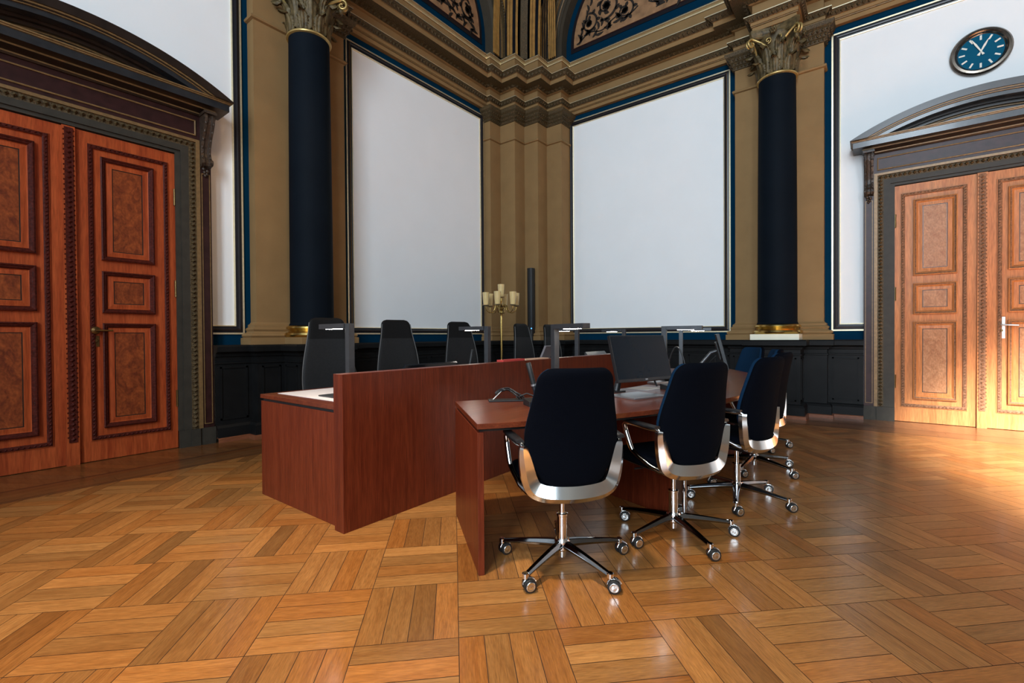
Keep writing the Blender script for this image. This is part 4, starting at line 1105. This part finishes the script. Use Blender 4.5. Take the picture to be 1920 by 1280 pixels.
# keyboard-like slab / screen top edge behind the bench screen
bm_ = empty('bench_monitor', (-2.93, 2.60, .7745)); tag(bm_, 'low dark screen tilted on the bench before the second high-backed chair', 'monitor')
b = MB(); b.loft([[(-.10,-.28,.02),(-.10,.28,.02),(-.085,.28,.012),(-.085,-.28,.012)], [(.08,-.28,.215),(.08,.28,.215),(.095,.28,.207),(.095,-.28,.207)]], 0, False); b.build('screen', M['screen'], bm_, bevel=.002)
b = MB(); b.box(-.02, .12, -.09, .09, 0, .01); b.tube([(.06,0,.008),(.045,0,.13)], .014, 8); b.build('stand', M['blackp'], bm_)
ph = empty('desk_phone', (-2.88, 4.27, .7745), R(4)); tag(ph, 'grey desk phone standing upright on the bench behind the table lamp post', 'phone')
b = MB(); b.loft([[(-.07,-.10,.012),(-.07,.10,.012),(-.045,.10,.005),(-.045,-.10,.005)], [(.075,-.10,.325),(.075,.10,.325),(.10,.10,.318),(.10,-.10,.318)]], 0, False); b.build('body', plain('grey phone plastic', (.17, .15, .155), .45, noise=.05), ph, bevel=.006)
b = MB(); b.box(-.09, .11, -.09, .09, 0, .012); b.tube([(.08,-.03,.01),(.10,-.03,.12),(.045,-.03,.18)], .012, 8); b.build('stand', M['silver'], ph)
b = MB(); b.tube([(.115,.07,.02),(.13,.075,.10),(.10,.075,.20)], .015, 8); b.build('handset', M['silver'], ph)
nb = MB(); nb.loft([[(-.12,-.28,0),(-.12,.28,0),(.08,.28,0),(.08,-.28,0)], [(-.10,-.28,.21),(-.10,.28,.21),(-.085,.28,.215),(-.085,-.28,.215)]], 0, False)
o = nb.build('book_rest', M['graph'], loc=(-2.92, 5.75, .7745), bevel=.003); tag(o, 'grey sloping book rest at the far end of the bench', 'book rest')
hs = empty('headset', (-1.40, 4.25, TZ)); tag(hs, 'black headset with looped cable on the curved table behind the second chair', 'headset')
b = MB(); b.tube([(-.09+.18*t/14, 0, .07+.26*math.sin(PI*t/14)**.7) for t in range(15)], .007, 8); b.build('headband', M['blackp'], hs)
b = MB(); b.lathe([(.01,-.02),(.04,-.018),(.042,.012),(.02,.02)], (-.085,0,.055), 16, axis='x'); b.lathe([(.01,-.02),(.042,-.012),(.04,.018),(.02,.02)], (.085,0,.055), 16, axis='x'); b.build('ear_cushion', M['leatherd'], hs)

# ------------------------------------------------------------------ lights, world, camera
def area(name, loc, target, sx, sy, power, col, spread=180):
    l = bpy.data.lights.new(name, 'AREA'); l.shape = 'RECTANGLE'; l.size = sx; l.size_y = sy; l.energy = power; l.color = col; l.spread = R(spread)
    o = bpy.data.objects.new(name, l); COL.objects.link(o); o.location = loc
    o.rotation_euler = (Vector(target)-Vector(loc)).to_track_quat('-Z', 'Z').to_euler(); return o
for i, x in enumerate(WINX):
    area('window_daylight', (x, YB-.05, (WZ0+WZ1)/2), (x, 0, (WZ0+WZ1)/2), WW, WZ1-WZ0, (60, 1330, 560)[i], (.74, .88, 1.0))
area('sun_through_window', (5.4, YB+.1, 9.8), (3.1, 5.6, 0), .35, .5, 820, (1.0, .98, .94), 20)
def spot(name, loc, target, power, col, ang, blend, rad):
    l = bpy.data.lights.new(name, 'SPOT'); l.energy = power; l.color = col; l.spot_size = R(ang); l.spot_blend = blend; l.shadow_soft_size = rad
    o = bpy.data.objects.new(name, l); COL.objects.link(o); o.location = loc
    o.rotation_euler = (Vector(target)-Vector(loc)).to_track_quat('-Z', 'Y').to_euler()
spot('ceiling_spot', (-2.3, 4.0, 7.6), (-2.9, .9, 0), 160, (1.0, .80, .56), 70, 1, .10)
spot('ceiling_spot', (-1.7, -.1, 7.6), (-1.95, .35, 0), 2550, (1.0, .86, .66), 50, 1, .2)
spot('pilaster_spot', (-2.6, 2.2, 7.4), (-5.95, 2.75, 1.4), 260, (1.0, .60, .27), 38, 1, .15)
w = bpy.data.worlds.new('sky'); sc.world = w; w.use_nodes = True
w.node_tree.nodes['Background'].inputs['Color'].default_value = (.75, .88, 1, 1); w.node_tree.nodes['Background'].inputs['Strength'].default_value = .5

cam = bpy.data.cameras.new('camera'); co = bpy.data.objects.new('camera', cam); COL.objects.link(co)
cam.sensor_width = 36; cam.sensor_fit = 'HORIZONTAL'; cam.lens = 868.5/1920*36; cam.clip_start = .05; cam.clip_end = 100
yaw, pitch, roll = .65968868, -.01049352, -.00694477
fw = Vector((-math.sin(yaw), math.cos(yaw), 0)); rt = Vector((math.cos(yaw), math.sin(yaw), 0)); up = Vector((0, 0, 1))
fw2 = fw*math.cos(pitch)+up*math.sin(pitch); up2 = up*math.cos(pitch)-fw*math.sin(pitch)
r3 = rt*math.cos(roll)+up2*math.sin(roll); u3 = up2*math.cos(roll)-rt*math.sin(roll)
m = Matrix((r3, u3, -fw2)).transposed().to_4x4(); m.translation = (0, 0, H)
co.matrix_world = m
sc.camera = co
sc.view_settings.view_transform = 'Standard'; sc.view_settings.look = 'None'; sc.view_settings.gamma = 1; sc.view_settings.use_curve_mapping = False
sc.view_settings.exposure = 0.0
sc.cycles.use_denoising = True
sc.cycles.max_bounces = 8
